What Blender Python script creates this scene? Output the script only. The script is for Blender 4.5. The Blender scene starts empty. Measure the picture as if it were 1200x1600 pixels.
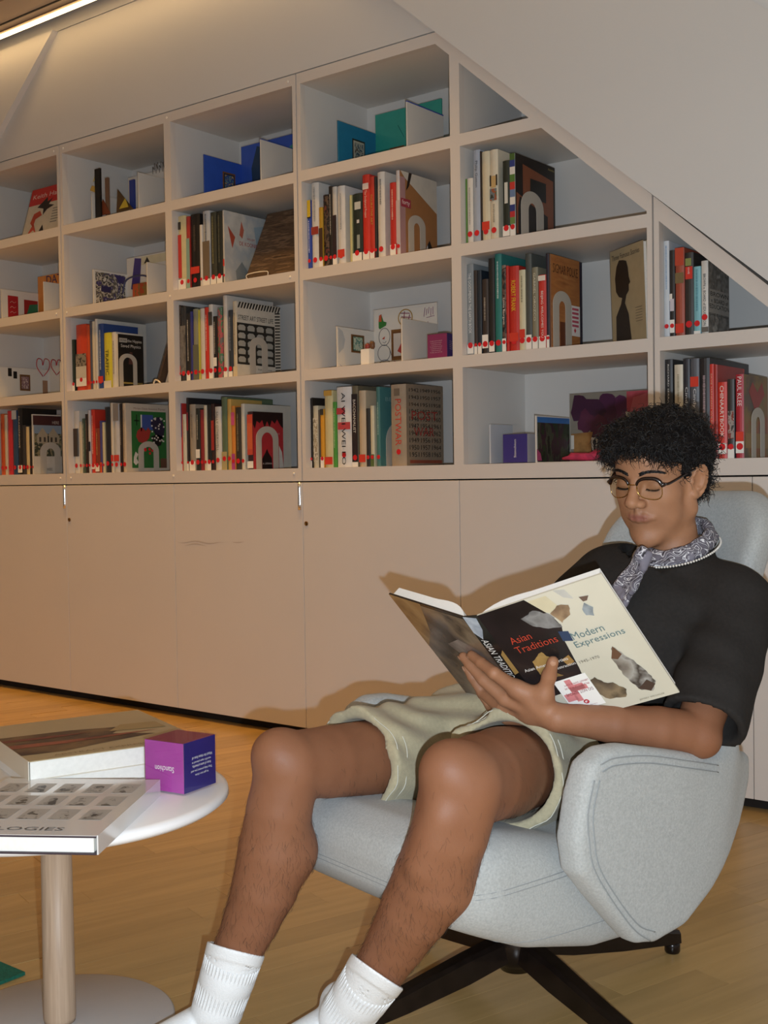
import bpy, bmesh, math, random
import numpy as np
from mathutils import Vector, Matrix
random.seed(7); np.random.seed(7)
scene = bpy.context.scene
COL = scene.collection

# ------------------------------------------------------------------ camera
FPX = 1851.79                                   # focal length in pixels of the 1200x1600 frame
CAM = np.array([4.42667, -3.3175, 0.97444]); YAW, PIT, ROL = -.66618, -.02792, -.01441
def _rot(yaw, pit, rol):
    cy, sy, cp, sp = math.cos(yaw), math.sin(yaw), math.cos(pit), math.sin(pit)
    fwd = np.array([sy*cp, cy*cp, sp]); right = np.array([cy, -sy, 0]); up = np.cross(right, fwd)
    c, s = math.cos(rol), math.sin(rol)
    return np.array([c*right+s*up, -s*right+c*up, fwd])
RM = _rot(YAW, PIT, ROL)
cam = bpy.data.cameras.new('camera'); camo = bpy.data.objects.new('camera', cam); COL.objects.link(camo)
cam.sensor_fit = 'VERTICAL'; cam.sensor_height = 36; cam.lens = FPX*36/1600
mw = Matrix.Identity(4)
for i in range(3):
    mw[i][0], mw[i][1], mw[i][2], mw[i][3] = RM[0][i], RM[1][i], -RM[2][i], CAM[i]
camo.matrix_world = mw; scene.camera = camo

# ------------------------------------------------------------------ world, lights, exposure
world = bpy.data.worlds.new('world'); scene.world = world; world.use_nodes = True
world.node_tree.nodes['Background'].inputs[0].default_value = (1.0, .62, .30, 1)
world.node_tree.nodes['Background'].inputs[1].default_value = .03
scene.view_settings.view_transform = 'Standard'; scene.view_settings.look = 'None'
scene.view_settings.gamma = 1; scene.view_settings.exposure = 0.0; scene.view_settings.use_curve_mapping = False
FLASH_W = 170.0
WARM = (1.0, .52, .11)
# the photographer's flash, a hand's breadth below and right of the lens
fl = bpy.data.lights.new('camera_flash', 'POINT'); fl.energy = FLASH_W; fl.color = (.76, .88, 1.0); fl.shadow_soft_size = .007
flo = bpy.data.objects.new('camera_flash', fl); COL.objects.link(flo)
flo.location = Vector(CAM + RM[0]*.036 - RM[1]*.062 + RM[2]*.02)
# warm linear ceiling lamps of the room (their housings are built with the ceiling)
LAMPS = [(-.1, -.42, 4.6, 18.5, 64), (1.0, -2.7, 3.2, 9.5, 180), (2.6, -4.9, 3.2, 7.0, 180)]
for lx, ly, ln, le, sp in LAMPS:
    a = bpy.data.lights.new('ceiling_lamp', 'AREA'); a.shape = 'RECTANGLE'; a.size = ln; a.size_y = .10
    a.energy = le; a.spread = math.radians(sp); a.color = WARM
    ao = bpy.data.objects.new('ceiling_lamp', a); COL.objects.link(ao); ao.location = (lx, ly, 2.985)

# ------------------------------------------------------------------ helpers
def ray(x, y): return RM.T @ np.array([(x-600)/FPX, (800-y)/FPX, 1.])
def at(x, y, d): return CAM + ray(x, y)*d
def ony(x, y, Y=0.0): r = ray(x, y); return CAM + r*(Y-CAM[1])/r[1]
def onz(x, y, Z=0.0): r = ray(x, y); return CAM + r*(Z-CAM[2])/r[2]
def onx(x, y, X=0.0): r = ray(x, y); return CAM + r*(X-CAM[0])/r[0]

def tag(o, label=None, cat=None, group=None, kind=None):
    if label: o['label'] = label
    if cat: o['category'] = cat
    if group: o['group'] = group
    if kind: o['kind'] = kind
    return o
def empty(name, loc=(0, 0, 0), rz=0.0):
    o = bpy.data.objects.new(name, None); COL.objects.link(o); o.location = loc; o.rotation_euler = (0, 0, rz)
    o.empty_display_size = .05
    return o
def link(name, me, mat=None, parent=None, loc=None):
    o = bpy.data.objects.new(name, me); COL.objects.link(o)
    if mat and not me.materials: me.materials.append(mat)
    if parent: o.parent = parent
    if loc is not None: o.location = loc
    return o
def pydata(name, verts, faces, mat=None, parent=None, smooth=False, loc=None):
    me = bpy.data.meshes.new(name); me.from_pydata([tuple(map(float, v)) for v in verts], [], [tuple(map(int, f)) for f in faces]); me.update()
    if smooth:
        me.polygons.foreach_set('use_smooth', [True]*len(me.polygons))
    return link(name, me, mat, parent, loc)
BOXF = [(0, 1, 3, 2), (4, 6, 7, 5), (0, 4, 5, 1), (2, 3, 7, 6), (0, 2, 6, 4), (1, 5, 7, 3)]
def boxv(x0, x1, y0, y1, z0, z1): return [(x, y, z) for x in (x0, x1) for y in (y0, y1) for z in (z0, z1)]
def box(name, x0, x1, y0, y1, z0, z1, mat=None, parent=None, bev=0.0, seg=2):
    bm = bmesh.new(); vs = [bm.verts.new(v) for v in boxv(x0, x1, y0, y1, z0, z1)]
    for f in BOXF: bm.faces.new([vs[i] for i in f])
    bmesh.ops.recalc_face_normals(bm, faces=bm.faces)
    if bev > 0: bmesh.ops.bevel(bm, geom=bm.edges[:], offset=bev, segments=seg, affect='EDGES', profile=.5)
    me = bpy.data.meshes.new(name); bm.to_mesh(me); bm.free()
    return link(name, me, mat, parent)
def prism(name, poly, d0, d1, fn, mat=None, parent=None, bev=0.0):
    """extrude polygon (a,b) between d0 and d1; fn(a,b,d)->xyz"""
    bm = bmesh.new(); n = len(poly)
    A = [bm.verts.new(fn(a, b, d0)) for a, b in poly]; B = [bm.verts.new(fn(a, b, d1)) for a, b in poly]
    bm.faces.new(A); bm.faces.new(B[::-1])
    for i in range(n): bm.faces.new([A[i], A[(i+1) % n], B[(i+1) % n], B[i]])
    bmesh.ops.recalc_face_normals(bm, faces=bm.faces)
    if bev > 0: bmesh.ops.bevel(bm, geom=bm.edges[:], offset=bev, segments=2, affect='EDGES', profile=.5)
    me = bpy.data.meshes.new(name); bm.to_mesh(me); bm.free()
    return link(name, me, mat, parent)
def lathe(name, prof, n=48, mat=None, parent=None, smooth=True, loc=None):
    v, f = [], []
    for i in range(n):
        a = 2*math.pi*i/n
        for r, z in prof: v.append((r*math.cos(a), r*math.sin(a), z))
    m = len(prof)
    for i in range(n):
        j = (i+1) % n
        for k in range(m-1): f.append((i*m+k, j*m+k, j*m+k+1, i*m+k+1))
    f.append([i*m+m-1 for i in range(n)]); f.append([i*m for i in range(n)][::-1])
    o = pydata(name, v, f, mat, parent, smooth, loc)
    return o
def frames(pts):
    pts = np.asarray(pts, float); T = np.gradient(pts, axis=0); T /= np.linalg.norm(T, axis=1)[:, None]+1e-12
    up = np.array([0, 0, 1.]) if abs(T[0][2]) < .9 else np.array([1., 0, 0])
    N = []; nrm = up - T[0]*(up@T[0]); nrm /= np.linalg.norm(nrm)
    for t in T:
        nrm = nrm - t*(nrm@t); nrm /= np.linalg.norm(nrm)+1e-12; N.append(nrm.copy())
    N = np.array(N); return T, N, np.cross(T, N)
def tubegeo(pts, r, n=8, closed=False):
    pts = np.asarray(pts, float); m = len(pts); r = np.broadcast_to(np.asarray(r, float), (m,))
    T, N, B = frames(pts)
    a = np.arange(n)*2*math.pi/n
    V = (pts[:, None, :] + r[:, None, None]*(np.cos(a)[None, :, None]*N[:, None, :] + np.sin(a)[None, :, None]*B[:, None, :])).reshape(-1, 3)
    F = []
    for i in range(m if closed else m-1):
        for k in range(n): F.append((i*n+k, i*n+(k+1) % n, ((i+1) % m)*n+(k+1) % n, ((i+1) % m)*n+k))
    if not closed: F.append(tuple(range(n))[::-1]); F.append(tuple((m-1)*n+k for k in range(n)))
    return V, F
def tube(name, pts, r, mat=None, parent=None, n=8, closed=False):
    V, F = tubegeo(pts, r, n, closed); return pydata(name, V, F, mat, parent, True)
def spline(pts, n=24):
    P = np.asarray(pts, float); m = len(P); out = []
    Q = np.vstack([2*P[0]-P[1], P, 2*P[-1]-P[-2]])
    for t in np.linspace(0, m-1-1e-9, n):
        i = int(t); u = t-i; a, b, c, d = Q[i], Q[i+1], Q[i+2], Q[i+3]
        out.append(.5*((2*b)+(c-a)*u+(2*a-5*b+4*c-d)*u*u+(-a+3*b-3*c+d)*u**3))
    return np.array(out)
class Geo:
    def __init__(s): s.v = []; s.f = []; s.n = 0
    def add(s, V, F):
        s.v.append(np.asarray(V, float)); s.f += [tuple(i+s.n for i in f) for f in F]; s.n += len(V)
    def box(s, x0, x1, y0, y1, z0, z1): s.add(boxv(x0, x1, y0, y1, z0, z1), BOXF)
    def build(s, name, mat=None, parent=None, smooth=False, loc=None):
        return pydata(name, np.vstack(s.v), s.f, mat, parent, smooth, loc)

# ------------------------------------------------------------------ materials
_M = {}
def srgb(c):
    if isinstance(c, str): c = tuple(int(c[i:i+2], 16) for i in (0, 2, 4))
    return tuple(((x/255)/12.92 if x/255 <= .04045 else ((x/255+.055)/1.055)**2.4) for x in c)
def mat(key, col=None, rough=.5, metal=0.0, noise=0.0, nscale=20.0, bump=0.0, bscale=200.0, spec=.5, sheen=0.0, coat=0.0):
    if key in _M: return _M[key]
    m = bpy.data.materials.new(key); m.use_nodes = True; nt = m.node_tree; b = nt.nodes['Principled BSDF']
    c = srgb(col); b.inputs['Base Color'].default_value = (*c, 1); b.inputs['Roughness'].default_value = rough
    b.inputs['Metallic'].default_value = metal; b.inputs['Specular IOR Level'].default_value = spec
    if sheen: b.inputs['Sheen Weight'].default_value = sheen
    if coat: b.inputs['Coat Weight'].default_value = coat; b.inputs['Coat Roughness'].default_value = .1
    tc = None
    if noise or bump:
        tc = nt.nodes.new('ShaderNodeTexCoord')
    if noise:
        n = nt.nodes.new('ShaderNodeTexNoise'); n.inputs['Scale'].default_value = nscale; n.inputs['Detail'].default_value = 6
        nt.links.new(tc.outputs['Object'], n.inputs['Vector'])
        r = nt.nodes.new('ShaderNodeValToRGB'); r.color_ramp.elements[0].position = .3; r.color_ramp.elements[1].position = .7
        r.color_ramp.elements[0].color = (*[x*(1-noise) for x in c], 1); r.color_ramp.elements[1].color = (*[min(1, x*(1+noise)) for x in c], 1)
        nt.links.new(n.outputs[0], r.inputs[0]); nt.links.new(r.outputs[0], b.inputs['Base Color'])
    if bump:
        n2 = nt.nodes.new('ShaderNodeTexNoise'); n2.inputs['Scale'].default_value = bscale; n2.inputs['Detail'].default_value = 4
        nt.links.new(tc.outputs['Object'], n2.inputs['Vector'])
        bp = nt.nodes.new('ShaderNodeBump'); bp.inputs['Strength'].default_value = bump; bp.inputs['Distance'].default_value = .004
        nt.links.new(n2.outputs[0], bp.inputs['Height']); nt.links.new(bp.outputs[0], b.inputs['Normal'])
    _M[key] = m; return m
def art(key, cols, scale=12.0, stretch=(1, 1, 1), rough=.45, soft=False, seed=0.0, detail=4.0, lo=.3, hi=.7):
    """printed picture: noise cut into a few flat colours"""
    if key in _M: return _M[key]
    m = bpy.data.materials.new(key); m.use_nodes = True; nt = m.node_tree; b = nt.nodes['Principled BSDF']; b.inputs['Roughness'].default_value = rough
    tc = nt.nodes.new('ShaderNodeTexCoord'); mp = nt.nodes.new('ShaderNodeMapping'); mp.inputs['Scale'].default_value = stretch
    mp.inputs['Location'].default_value = (seed, seed*1.7, seed*.6)
    nt.links.new(tc.outputs['Object'], mp.inputs['Vector'])
    n = nt.nodes.new('ShaderNodeTexNoise'); n.inputs['Scale'].default_value = scale; n.inputs['Detail'].default_value = detail
    nt.links.new(mp.outputs[0], n.inputs['Vector'])
    r = nt.nodes.new('ShaderNodeValToRGB'); cr = r.color_ramp; cr.interpolation = 'LINEAR' if soft else 'CONSTANT'
    k = len(cols)
    while len(cr.elements) < k: cr.elements.new(.5)
    for i, c in enumerate(cols):
        cr.elements[i].position = lo+(hi-lo)*i/max(1, k-1) if soft else (0 if i == 0 else lo+(hi-lo)*i/k)
        cr.elements[i].color = (*srgb(c), 1)
    nt.links.new(n.outputs[0], r.inputs[0]); nt.links.new(r.outputs[0], b.inputs['Base Color'])
    _M[key] = m; return m
def hexmat(c, rough=.42): return mat('print_'+c+('_m' if rough > .6 else ''), c, rough, noise=.05, nscale=30)
def emit(key, col, s):
    m = bpy.data.materials.new(key); m.use_nodes = True; b = m.node_tree.nodes['Principled BSDF']
    b.inputs['Emission Color'].default_value = (*col, 1); b.inputs['Emission Strength'].default_value = s; b.inputs['Base Color'].default_value = (.8, .8, .8, 1); return m
def wood(key, cols, scale, stretch, rough=.35):
    m = bpy.data.materials.new(key); m.use_nodes = True; nt = m.node_tree; b = nt.nodes['Principled BSDF']; b.inputs['Roughness'].default_value = rough
    tc = nt.nodes.new('ShaderNodeTexCoord'); mp = nt.nodes.new('ShaderNodeMapping'); mp.inputs['Scale'].default_value = stretch
    nt.links.new(tc.outputs['Object'], mp.inputs['Vector'])
    oi = nt.nodes.new('ShaderNodeObjectInfo'); add = nt.nodes.new('ShaderNodeVectorMath'); add.operation = 'ADD'
    sc = nt.nodes.new('ShaderNodeVectorMath'); sc.operation = 'SCALE'; sc.inputs[3].default_value = 37.0
    nt.links.new(oi.outputs['Random'], sc.inputs[0]); nt.links.new(mp.outputs[0], add.inputs[0]); nt.links.new(sc.outputs[0], add.inputs[1])
    n = nt.nodes.new('ShaderNodeTexNoise'); n.inputs['Scale'].default_value = scale; n.inputs['Detail'].default_value = 8; n.inputs['Distortion'].default_value = .6
    nt.links.new(add.outputs[0], n.inputs['Vector'])
    r = nt.nodes.new('ShaderNodeValToRGB'); r.color_ramp.elements[0].position = .25; r.color_ramp.elements[1].position = .75
    r.color_ramp.elements[0].color = (*srgb(cols[0]), 1); r.color_ramp.elements[1].color = (*srgb(cols[1]), 1)
    nt.links.new(n.outputs[0], r.inputs[0])
    hv = nt.nodes.new('ShaderNodeHueSaturation'); mr = nt.nodes.new('ShaderNodeMapRange'); mr.inputs[3].default_value = .90; mr.inputs[4].default_value = 1.08
    nt.links.new(oi.outputs['Random'], mr.inputs[0]); nt.links.new(mr.outputs[0], hv.inputs['Value']); nt.links.new(r.outputs[0], hv.inputs['Color'])
    nt.links.new(hv.outputs[0], b.inputs['Base Color']); return m

MAT_FACE = mat('laminate_face', 'dcd5ce', .5, noise=.015, nscale=3)
MAT_INNER = mat('laminate_inner', 'dfdad4', .55, noise=.015, nscale=3)
MAT_WALL = mat('wall_paint', 'd8d7d5', .8, noise=.015, nscale=2, bump=.05, bscale=150)
MAT_CEIL = mat('ceiling_paint', 'c9b9a4', .85, noise=.02, nscale=2)
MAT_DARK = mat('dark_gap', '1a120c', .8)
MAT_CHROME = mat('chrome', 'f0f0f0', .2, .9)
MAT_BRASS = mat('old_brass', '8a6c3e', .3, 1.0)
MAT_PAPER = mat('paper_edge', 'f0ede4', .8, noise=.04, nscale=120)
MAT_WHITE = mat('white_print', 'f2f0ea', .5)
MAT_BLACK = mat('black_print', '161514', .45)
MAT_DOT = mat('red_dot', 'd8232a', .45)
MAT_PINE = mat('push_pin', 'f5f0e6', .3)

# ------------------------------------------------------------------ lettering
_TXT = {}
def textgeo(s):
    if s in _TXT: return _TXT[s]
    cu = bpy.data.curves.new('lettering', 'FONT'); cu.body = s; cu.size = 1; cu.resolution_u = 2; cu.align_x = 'LEFT'
    ob = bpy.data.objects.new('lettering', cu); COL.objects.link(ob)
    me = bpy.data.meshes.new_from_object(ob)
    V = np.array([v.co[:2] for v in me.vertices]).reshape(-1, 2); F = [tuple(p.vertices) for p in me.polygons]
    bpy.data.objects.remove(ob); bpy.data.curves.remove(cu); bpy.data.meshes.remove(me)
    if len(V):
        lo, hi = V.min(0), V.max(0); V = V-lo; size = hi-lo
    else: size = np.array([1., 1.])
    _TXT[s] = (V, F, size); return _TXT[s]
def lettering(s, o, r, u, w, h, m, parent, name='lettering', bold=0.0):
    """print string s in the rectangle of width w and height h centred on point o, reading along r with up u"""
    V, F, size = textgeo(s); o, r, u = (np.asarray(q, float) for q in (o, r, u))
    r = r/np.linalg.norm(r); u = u/np.linalg.norm(u)
    sx, sy = w/size[0], h/size[1]
    P = o + ((V[:, :1]-size[0]/2)*sx)*r + ((V[:, 1:]-size[1]/2)*sy)*u
    return pydata(name, P, F, m, parent)
# ================================================================== THE ROOM
P = .71496; HB = .0197                       # bay pitch, half thickness of an upright
ROWZ = {1: 2.1268, 2: 1.7600, 3: 1.3867, 4: 1.0194}   # top surface of each shelf board
ROWC = {1: 2.4479, 2: 2.0863, 3: 1.7195, 4: 1.3462}   # underside of the board above
DEP = .400
MAT_FLOOR = wood('maple_floor', ('a98a58', 'ba9862'), 3.0, (12, 1.0, 1), .27)
# floor slab and its strips
flr = box('floor', -3.5, 7.5, -7.0, .46, -.12, -.0012, MAT_FLOOR); tag(flr, 'pale maple strip parquet floor of the library room', 'floor', kind='structure')
FE = np.array([.30, .954]); FE /= np.linalg.norm(FE); FQ = np.array([FE[1], -FE[0]])
cand = []
SW, SL = .083, .62
rnd = random.Random(3)
for i in range(-60, 80):
    off = rnd.random()*SL
    for j in range(-12, 12):
        s0 = j*SL+off; c = FQ*(i+.5)*SW + FE*(s0+SL/2)
        if c[1] > -.06 or c[1] < -3.2: continue
        q = RM @ (np.array([c[0], c[1], 0])-CAM)
        if q[2] < .5: continue
        x, y = 600+FPX*q[0]/q[2], 800-FPX*q[1]/q[2]
        if -120 < x < 1330 and y < 1760: cand.append((q[2], i, s0))
cand.sort(); cand = cand[:300]
pme = None
for k, (_, i, s0) in enumerate(cand):
    if pme is None:
        bm = bmesh.new(); vs = [bm.verts.new(v) for v in boxv(-SW/2+.0004, SW/2-.0004, -SL/2+.0004, SL/2-.0004, -.012, 0)]
        for f in BOXF: bm.faces.new([vs[q] for q in f])
        bmesh.ops.recalc_face_normals(bm, faces=bm.faces)
        pme = bpy.data.meshes.new('plank'); bm.to_mesh(pme); bm.free()
    o = link('plank', pme, MAT_FLOOR, flr); c = FQ*(i+.5)*SW + FE*(s0+SL/2)
    o.location = (c[0], c[1], rnd.uniform(-.0003, .0001)); o.rotation_euler = (0, 0, math.atan2(-FE[0], FE[1]))

# back wall plane behind the shelves, upper panel, seam strip, ceiling and the other walls
XL, XR = -3.5, 7.5
def wallpoly(name, poly, y0, y1, m, label, kind='structure'):
    o = prism(name, poly, y0, y1, lambda a, b, d: (a, d, b), m); tag(o, label, 'wall', kind=kind); return o
wallpoly('wall_back', [(XL, 0), (XR, 0), (XR, 3.45), (XL, 3.45)], .44, .5, MAT_WALL, 'warm white wall behind the built-in bookcase')
wallpoly('wall_upper', [(-2.2, 2.4915), (2.30, 2.4915), (1.62, 2.986), (-2.2, 2.986)], 0, .06, MAT_WALL, 'smooth painted panel between the bookcase top and the light strip')
wallpoly('wall_top', [(-2.2, 2.9895), (4.6, 2.9895), (4.6, 3.35), (-2.2, 3.35)], 0, .06, MAT_WALL, 'narrow painted wall strip under the ceiling light line')
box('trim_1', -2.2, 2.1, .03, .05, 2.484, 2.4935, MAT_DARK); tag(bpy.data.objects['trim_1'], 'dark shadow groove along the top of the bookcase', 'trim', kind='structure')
YS = -.03
def zo(x): return 2.471-.852*(x-2.094)       # sloping edge of the wall to the right
wallpoly('wall_right_slope', [(1.49, zo(1.49)), (5.0, zo(5.0)), (5.0, .76), (3.16-.9, 2.304+.77)], YS, .05, MAT_WALL, 'white sloping beam-like wall cutting across the bookcase on the right')
wallpoly('wall_right_top', [(1.9, 3.34), (3.0, 2.4), (5.2, .6), (5.2, 3.34)], .0, .04, MAT_WALL, 'warm lit wall above the sloping white beam')
wallpoly('wall_left_slope', [(-.007+.02, 2.985), (-.398-1.6, 2.648-1.36), (-2.2, 1.29), (-2.2, 2.985)], YS, .05, MAT_WALL, 'sloping wall edge at the far left beside the upper panel')
box('wall_left', XL-.1, XL, -7, .5, 0, 3.3, MAT_WALL); tag(bpy.data.objects['wall_left'], 'plain wall at the left end of the room', 'wall', kind='structure')
box('wall_right', XR, XR+.1, -7, .5, 0, 3.3, MAT_WALL); tag(bpy.data.objects['wall_right'], 'plain wall at the right end of the room', 'wall', kind='structure')
box('wall_front', XL, XR, -7.1, -7, 0, 3.3, MAT_WALL); tag(bpy.data.objects['wall_front'], 'plain wall on the side of the room behind the photographer', 'wall', kind='structure')
ce = box('ceiling', XL, XR, -7, -.135, 3.006, 3.10, MAT_CEIL); tag(ce, 'warm beige ceiling above the bookcase', 'ceiling', kind='structure')
box('cove_lid', XL, XR, -.2, .5, 3.34, 3.4, MAT_CEIL, ce)
box('shadow_gap', -3, 5, -.185, -.176, 3.0035, 3.0065, MAT_DARK, ce)
# visible line of light
lt = empty('linear_ceiling_light', (.6, -.11, 3.0)); tag(lt, 'glowing warm white linear light strip along the ceiling edge', 'light')
box('housing', -2.6, 2.6, -.028, .022, .0, .03, mat('lamp_housing', '9a7f63', .5), lt)
box('glowing_diffuser', -2.6, 2.6, -.012, .010, -.007, .0, emit('led', (1.0, .64, .28), 11.0), lt)
for lx, ly, ln, le, sp in LAMPS:
    t = empty('linear_ceiling_lamp', (lx, ly, 2.99)); tag(t, 'linear warm ceiling lamp %s' % ('washing the bookcase wall' if ly == -.42 else 'over the middle of the room' if ly == -2.7 else 'behind the photographer'), 'light')
    box('housing', -ln/2-.02, ln/2+.02, -.07, .07, .0, .016, mat('lamp_housing', '9a7f63', .5), t)

# ------------------------------------------------------------------ cabinets with doors
MAT_DOOR = MAT_FACE
def door(parent, x0, x1, handle=None, lock=None, ztop=.9655):
    d = box('door', x0+.0012, x1-.0012, 0, .02, .036, ztop, MAT_DOOR, parent, bev=.0008, seg=1)
    if handle is not None:
        h = tube('handle', [(handle, .001, z) for z in np.linspace(.862, .9655, 6)], .0085, MAT_CHROME, d, 20); h['label'] = 'chrome edge pull'
    if lock is not None:
        l = lathe('lock', [(.0085, 0), (.0085, .004), (.006, .0045), (.0055, .003)], 16, MAT_BRASS, d)
        l.rotation_euler = (math.pi/2, 0, 0); l.location = (lock, .001, .811)
    return d
def cabinet(x0, x1, doors, label):
    c = empty('storage_cabinet', ((x0+x1)/2, 0, 0)); tag(c, label, 'cabinet')
    ox = (x0+x1)/2
    g = Geo(); g.box(x0-ox, x1-ox, .0215, .40, .036, .9640); g.build('carcass', mat('carcass_gap', '6b5a48', .8), c)
    g = Geo(); g.box(x0-ox, x1-ox, .045, .40, 0, .036); g.build('plinth', MAT_DARK, c)
    for (a, b, h, l) in doors:
        door(c, a-ox, b-ox, None if h is None else h-ox, None if l is None else l-ox)
    return c
cabinet(-2*P, -P, [(-2*P, -P, None, None)], 'beige storage cabinet at the far left end of the row')
cabinet(-P, P, [(-P, 0, -.0145, None), (0, P, None, .018)], 'beige cabinet with chrome pull and lock below the second bay')
c2 = cabinet(P, 3*P, [(P, 2*P, 2*P-.0145, None), (2*P, 3*P, None, 2*P+.018)], 'beige cabinet with chrome pull and lock below the third and fourth bays')
sm = Geo()
for (a, b, w, z) in [(-.70, -.42, .004, .727), (-.66, -.52, .003, .716), (-.38, -.31, .003, .735)]:
    n = 14; xs = np.linspace(a, b, n)
    top = [(x, -.0004, z+w*math.sin(math.pi*i/(n-1))+.004*math.sin(x*40)) for i, x in enumerate(xs)]; bot = [(x, -.0004, z-.5*w*math.sin(math.pi*i/(n-1))+.004*math.sin(x*40)) for i, x in enumerate(xs)]
    sm.add(top+bot, [(i, i+1, n+i+1, n+i) for i in range(n-1)])
sd = [o for o in c2.children if o.name.startswith('door')][0]
s_ = sm.build('scuff_mark', mat('scuff', 'c6bbb0', .6), sd)
cabinet(3*P, 4*P, [(3*P, 4*P, None, None)], 'beige storage cabinet directly behind the open book and the seated reader')
cabinet(4*P, 3.82, [(4*P, 3.16, None, None), (3.16, 3.82, None, None)], 'beige cabinet behind the armchair at the right')
box('baseboard_right', 3.84, 7.4, -.012, .05, 0, .10, mat('white_base', 'e6e2dc', .6)); tag(bpy.data.objects['baseboard_right'], 'white baseboard at the right edge behind the armchair', 'baseboard', kind='structure')
wallpoly('wall_lower_right', [(3.83, .0), (5.2, .0), (5.2, .76), (3.83, .95)], .0, .06, MAT_WALL, 'white wall right of the cabinets behind the armchair')

# ------------------------------------------------------------------ bookcase units
ZB, ZT = .9705, 2.4870
def zi(x): return 2.368-.881*(x-2.159)      # underside of the sloping frame board
def xi(z): return 2.159-(z-2.368)/.881
def zu(x): return zi(x)+.062
def xu(z): return xi(z-.062)
def board(parent, ox, poly, y0=0.0, y1=DEP, name='shelf_board', m=None):
    return prism(name, [(a-ox, b) for a, b in poly], y0, y1, lambda a, b, d: (a, d, b), m or MAT_FACE, parent, bev=0.0)
def rect(x0, x1, z0, z1): return [(x0, z0), (x1, z0), (x1, z1), (x0, z1)]
def skin(parent, ox, poly, y, name='back_panel'): return prism(name, [(a-ox, b) for a, b in poly], y, y+.012, lambda a, b, d: (a, d, b), MAT_INNER, parent)
LIP = .028                                     # front edge strip in the warm laminate; the inside is white
def sheet(parent, ox, name, poly): 
    """a board: white core, warm front edge"""
    b = board(parent, ox, poly, LIP, DEP, name, MAT_INNER); board(b, ox, poly, 0, LIP, 'front_edge', MAT_FACE)
def pins(u, ox, pts):
    for (x, z) in pts:
        p = lathe('cover_cap', [(.0055, 0), (.005, .0018), (.003, .0026)], 10, MAT_PINE, u); p.rotation_euler = (math.pi/2, 0, 0); p.location = (x-ox, 0, z)
def unit(x0, x1, label):
    ox = (x0+x1)/2; u = empty('bookcase', (ox, 0, 0)); tag(u, label, 'bookcase'); return u, ox
G = .0028
for (x0, lab) in [(-2*P, 'white built-in bookcase unit at the left edge of the picture'), (0, 'white built-in bookcase unit holding the second and third bays')]:
    x1 = x0+2*P; u, ox = unit(x0, x1, lab); xm = x0+P
    sheet(u, ox, 'side_panel', rect(x0+G, x0+HB, ZB, ZT)); sheet(u, ox, 'side_panel', rect(x1-HB, x1-G, ZB, ZT))
    for z0, z1 in [(ZB, ROWZ[4]), (ROWC[1], ZT)]: sheet(u, ox, 'shelf_board', rect(x0+HB, x1-HB, z0, z1))
    for r in (1, 2, 3):
        for a, b in ((x0+HB, xm-HB), (xm+HB, x1-HB)): sheet(u, ox, 'shelf_board', rect(a, b, ROWC[r+1], ROWZ[r]))
    sheet(u, ox, 'divider_panel', rect(xm-HB, xm+HB, ROWZ[4], ROWC[1]))
    skin(u, ox, rect(x0+G, x1-G, ZB, ZT), DEP)
    pins(u, ox, [(x0+.03, ZT-.02), (xm, ZT-.02), (x1-.04, ZT-.02), (x0+.035, ZB+.028), (xm, ZB+.028), (x1-.042, ZB+.028), (x0+.03, ROWC[4]+.392), (xm, ROWC[4]+.392), (x1-.045, ROWC[3]+.02)])
# fourth and fifth bays, cut by the slope
x0, x1, xm = 2*P, 4*P, 3*P; u, ox = unit(x0, x1, 'white built-in bookcase unit cut diagonally by the sloping wall')
sheet(u, ox, 'side_panel', rect(x0+G, x0+HB, ZB, ZT)); sheet(u, ox, 'side_panel', [(x1-HB, ZB), (x1-G, ZB), (x1-G, zu(x1-G)), (x1-HB, zu(x1-HB))])
sheet(u, ox, 'shelf_board', rect(x0+HB, x1-HB, ZB, ROWZ[4])); sheet(u, ox, 'shelf_board', [(x0+HB, ROWC[1]), (xi(ROWC[1]), ROWC[1]), (xi(ZT), ZT), (x0+HB, ZT)])
for r in (1, 2, 3):
    sheet(u, ox, 'shelf_board', rect(x0+HB, xm-HB, ROWC[r+1], ROWZ[r]))
    xe = min(x1-HB, xi(ROWC[r+1])) if r == 1 else x1-HB
    sheet(u, ox, 'shelf_board', [(xm+HB, ROWC[r+1]), (xe, ROWC[r+1]), (min(x1-HB, xi(ROWZ[r])), ROWZ[r]), (xm+HB, ROWZ[r])])
sheet(u, ox, 'divider_panel', [(xm-HB, ROWZ[4]), (xm+HB, ROWZ[4]), (xm+HB, zi(xm+HB)), (xm-HB, zi(xm-HB))])
sheet(u, ox, 'sloping_board', [(xi(ZT), ZT), (x1-HB, zi(x1-HB)), (x1-HB, zu(x1-HB)), (xu(ZT), ZT)])
skin(u, ox, [(x0, ZB), (x1, ZB), (x1, zu(x1)), (xu(ZT), ZT), (x0, ZT)], DEP)
pins(u, ox, [])
x0, x1 = 4*P, 3.82; u, ox = unit(x0, x1, 'low triangular end unit of the bookcase under the sloping wall')
sheet(u, ox, 'side_panel', [(x0+G, ZB), (x0+HB, ZB), (x0+HB, zu(x0+HB)), (x0+G, zu(x0+G))])
sheet(u, ox, 'shelf_board', rect(x0+HB, x1, ZB, ROWZ[4])); sheet(u, ox, 'shelf_board', [(x0+HB, ROWC[4]), (xi(ROWC[4]), ROWC[4]), (xi(ROWZ[3]), ROWZ[3]), (x0+HB, ROWZ[3])])
sheet(u, ox, 'sloping_board', [(x0+HB, zi(x0+HB)), (xi(ROWZ[4]), ROWZ[4]), (xu(ROWZ[4]), ROWZ[4]), (x0+HB, zu(x0+HB))])
skin(u, ox, [(x0, ZB), (xu(ZB), ZB), (x0, zu(x0))], DEP)
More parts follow.
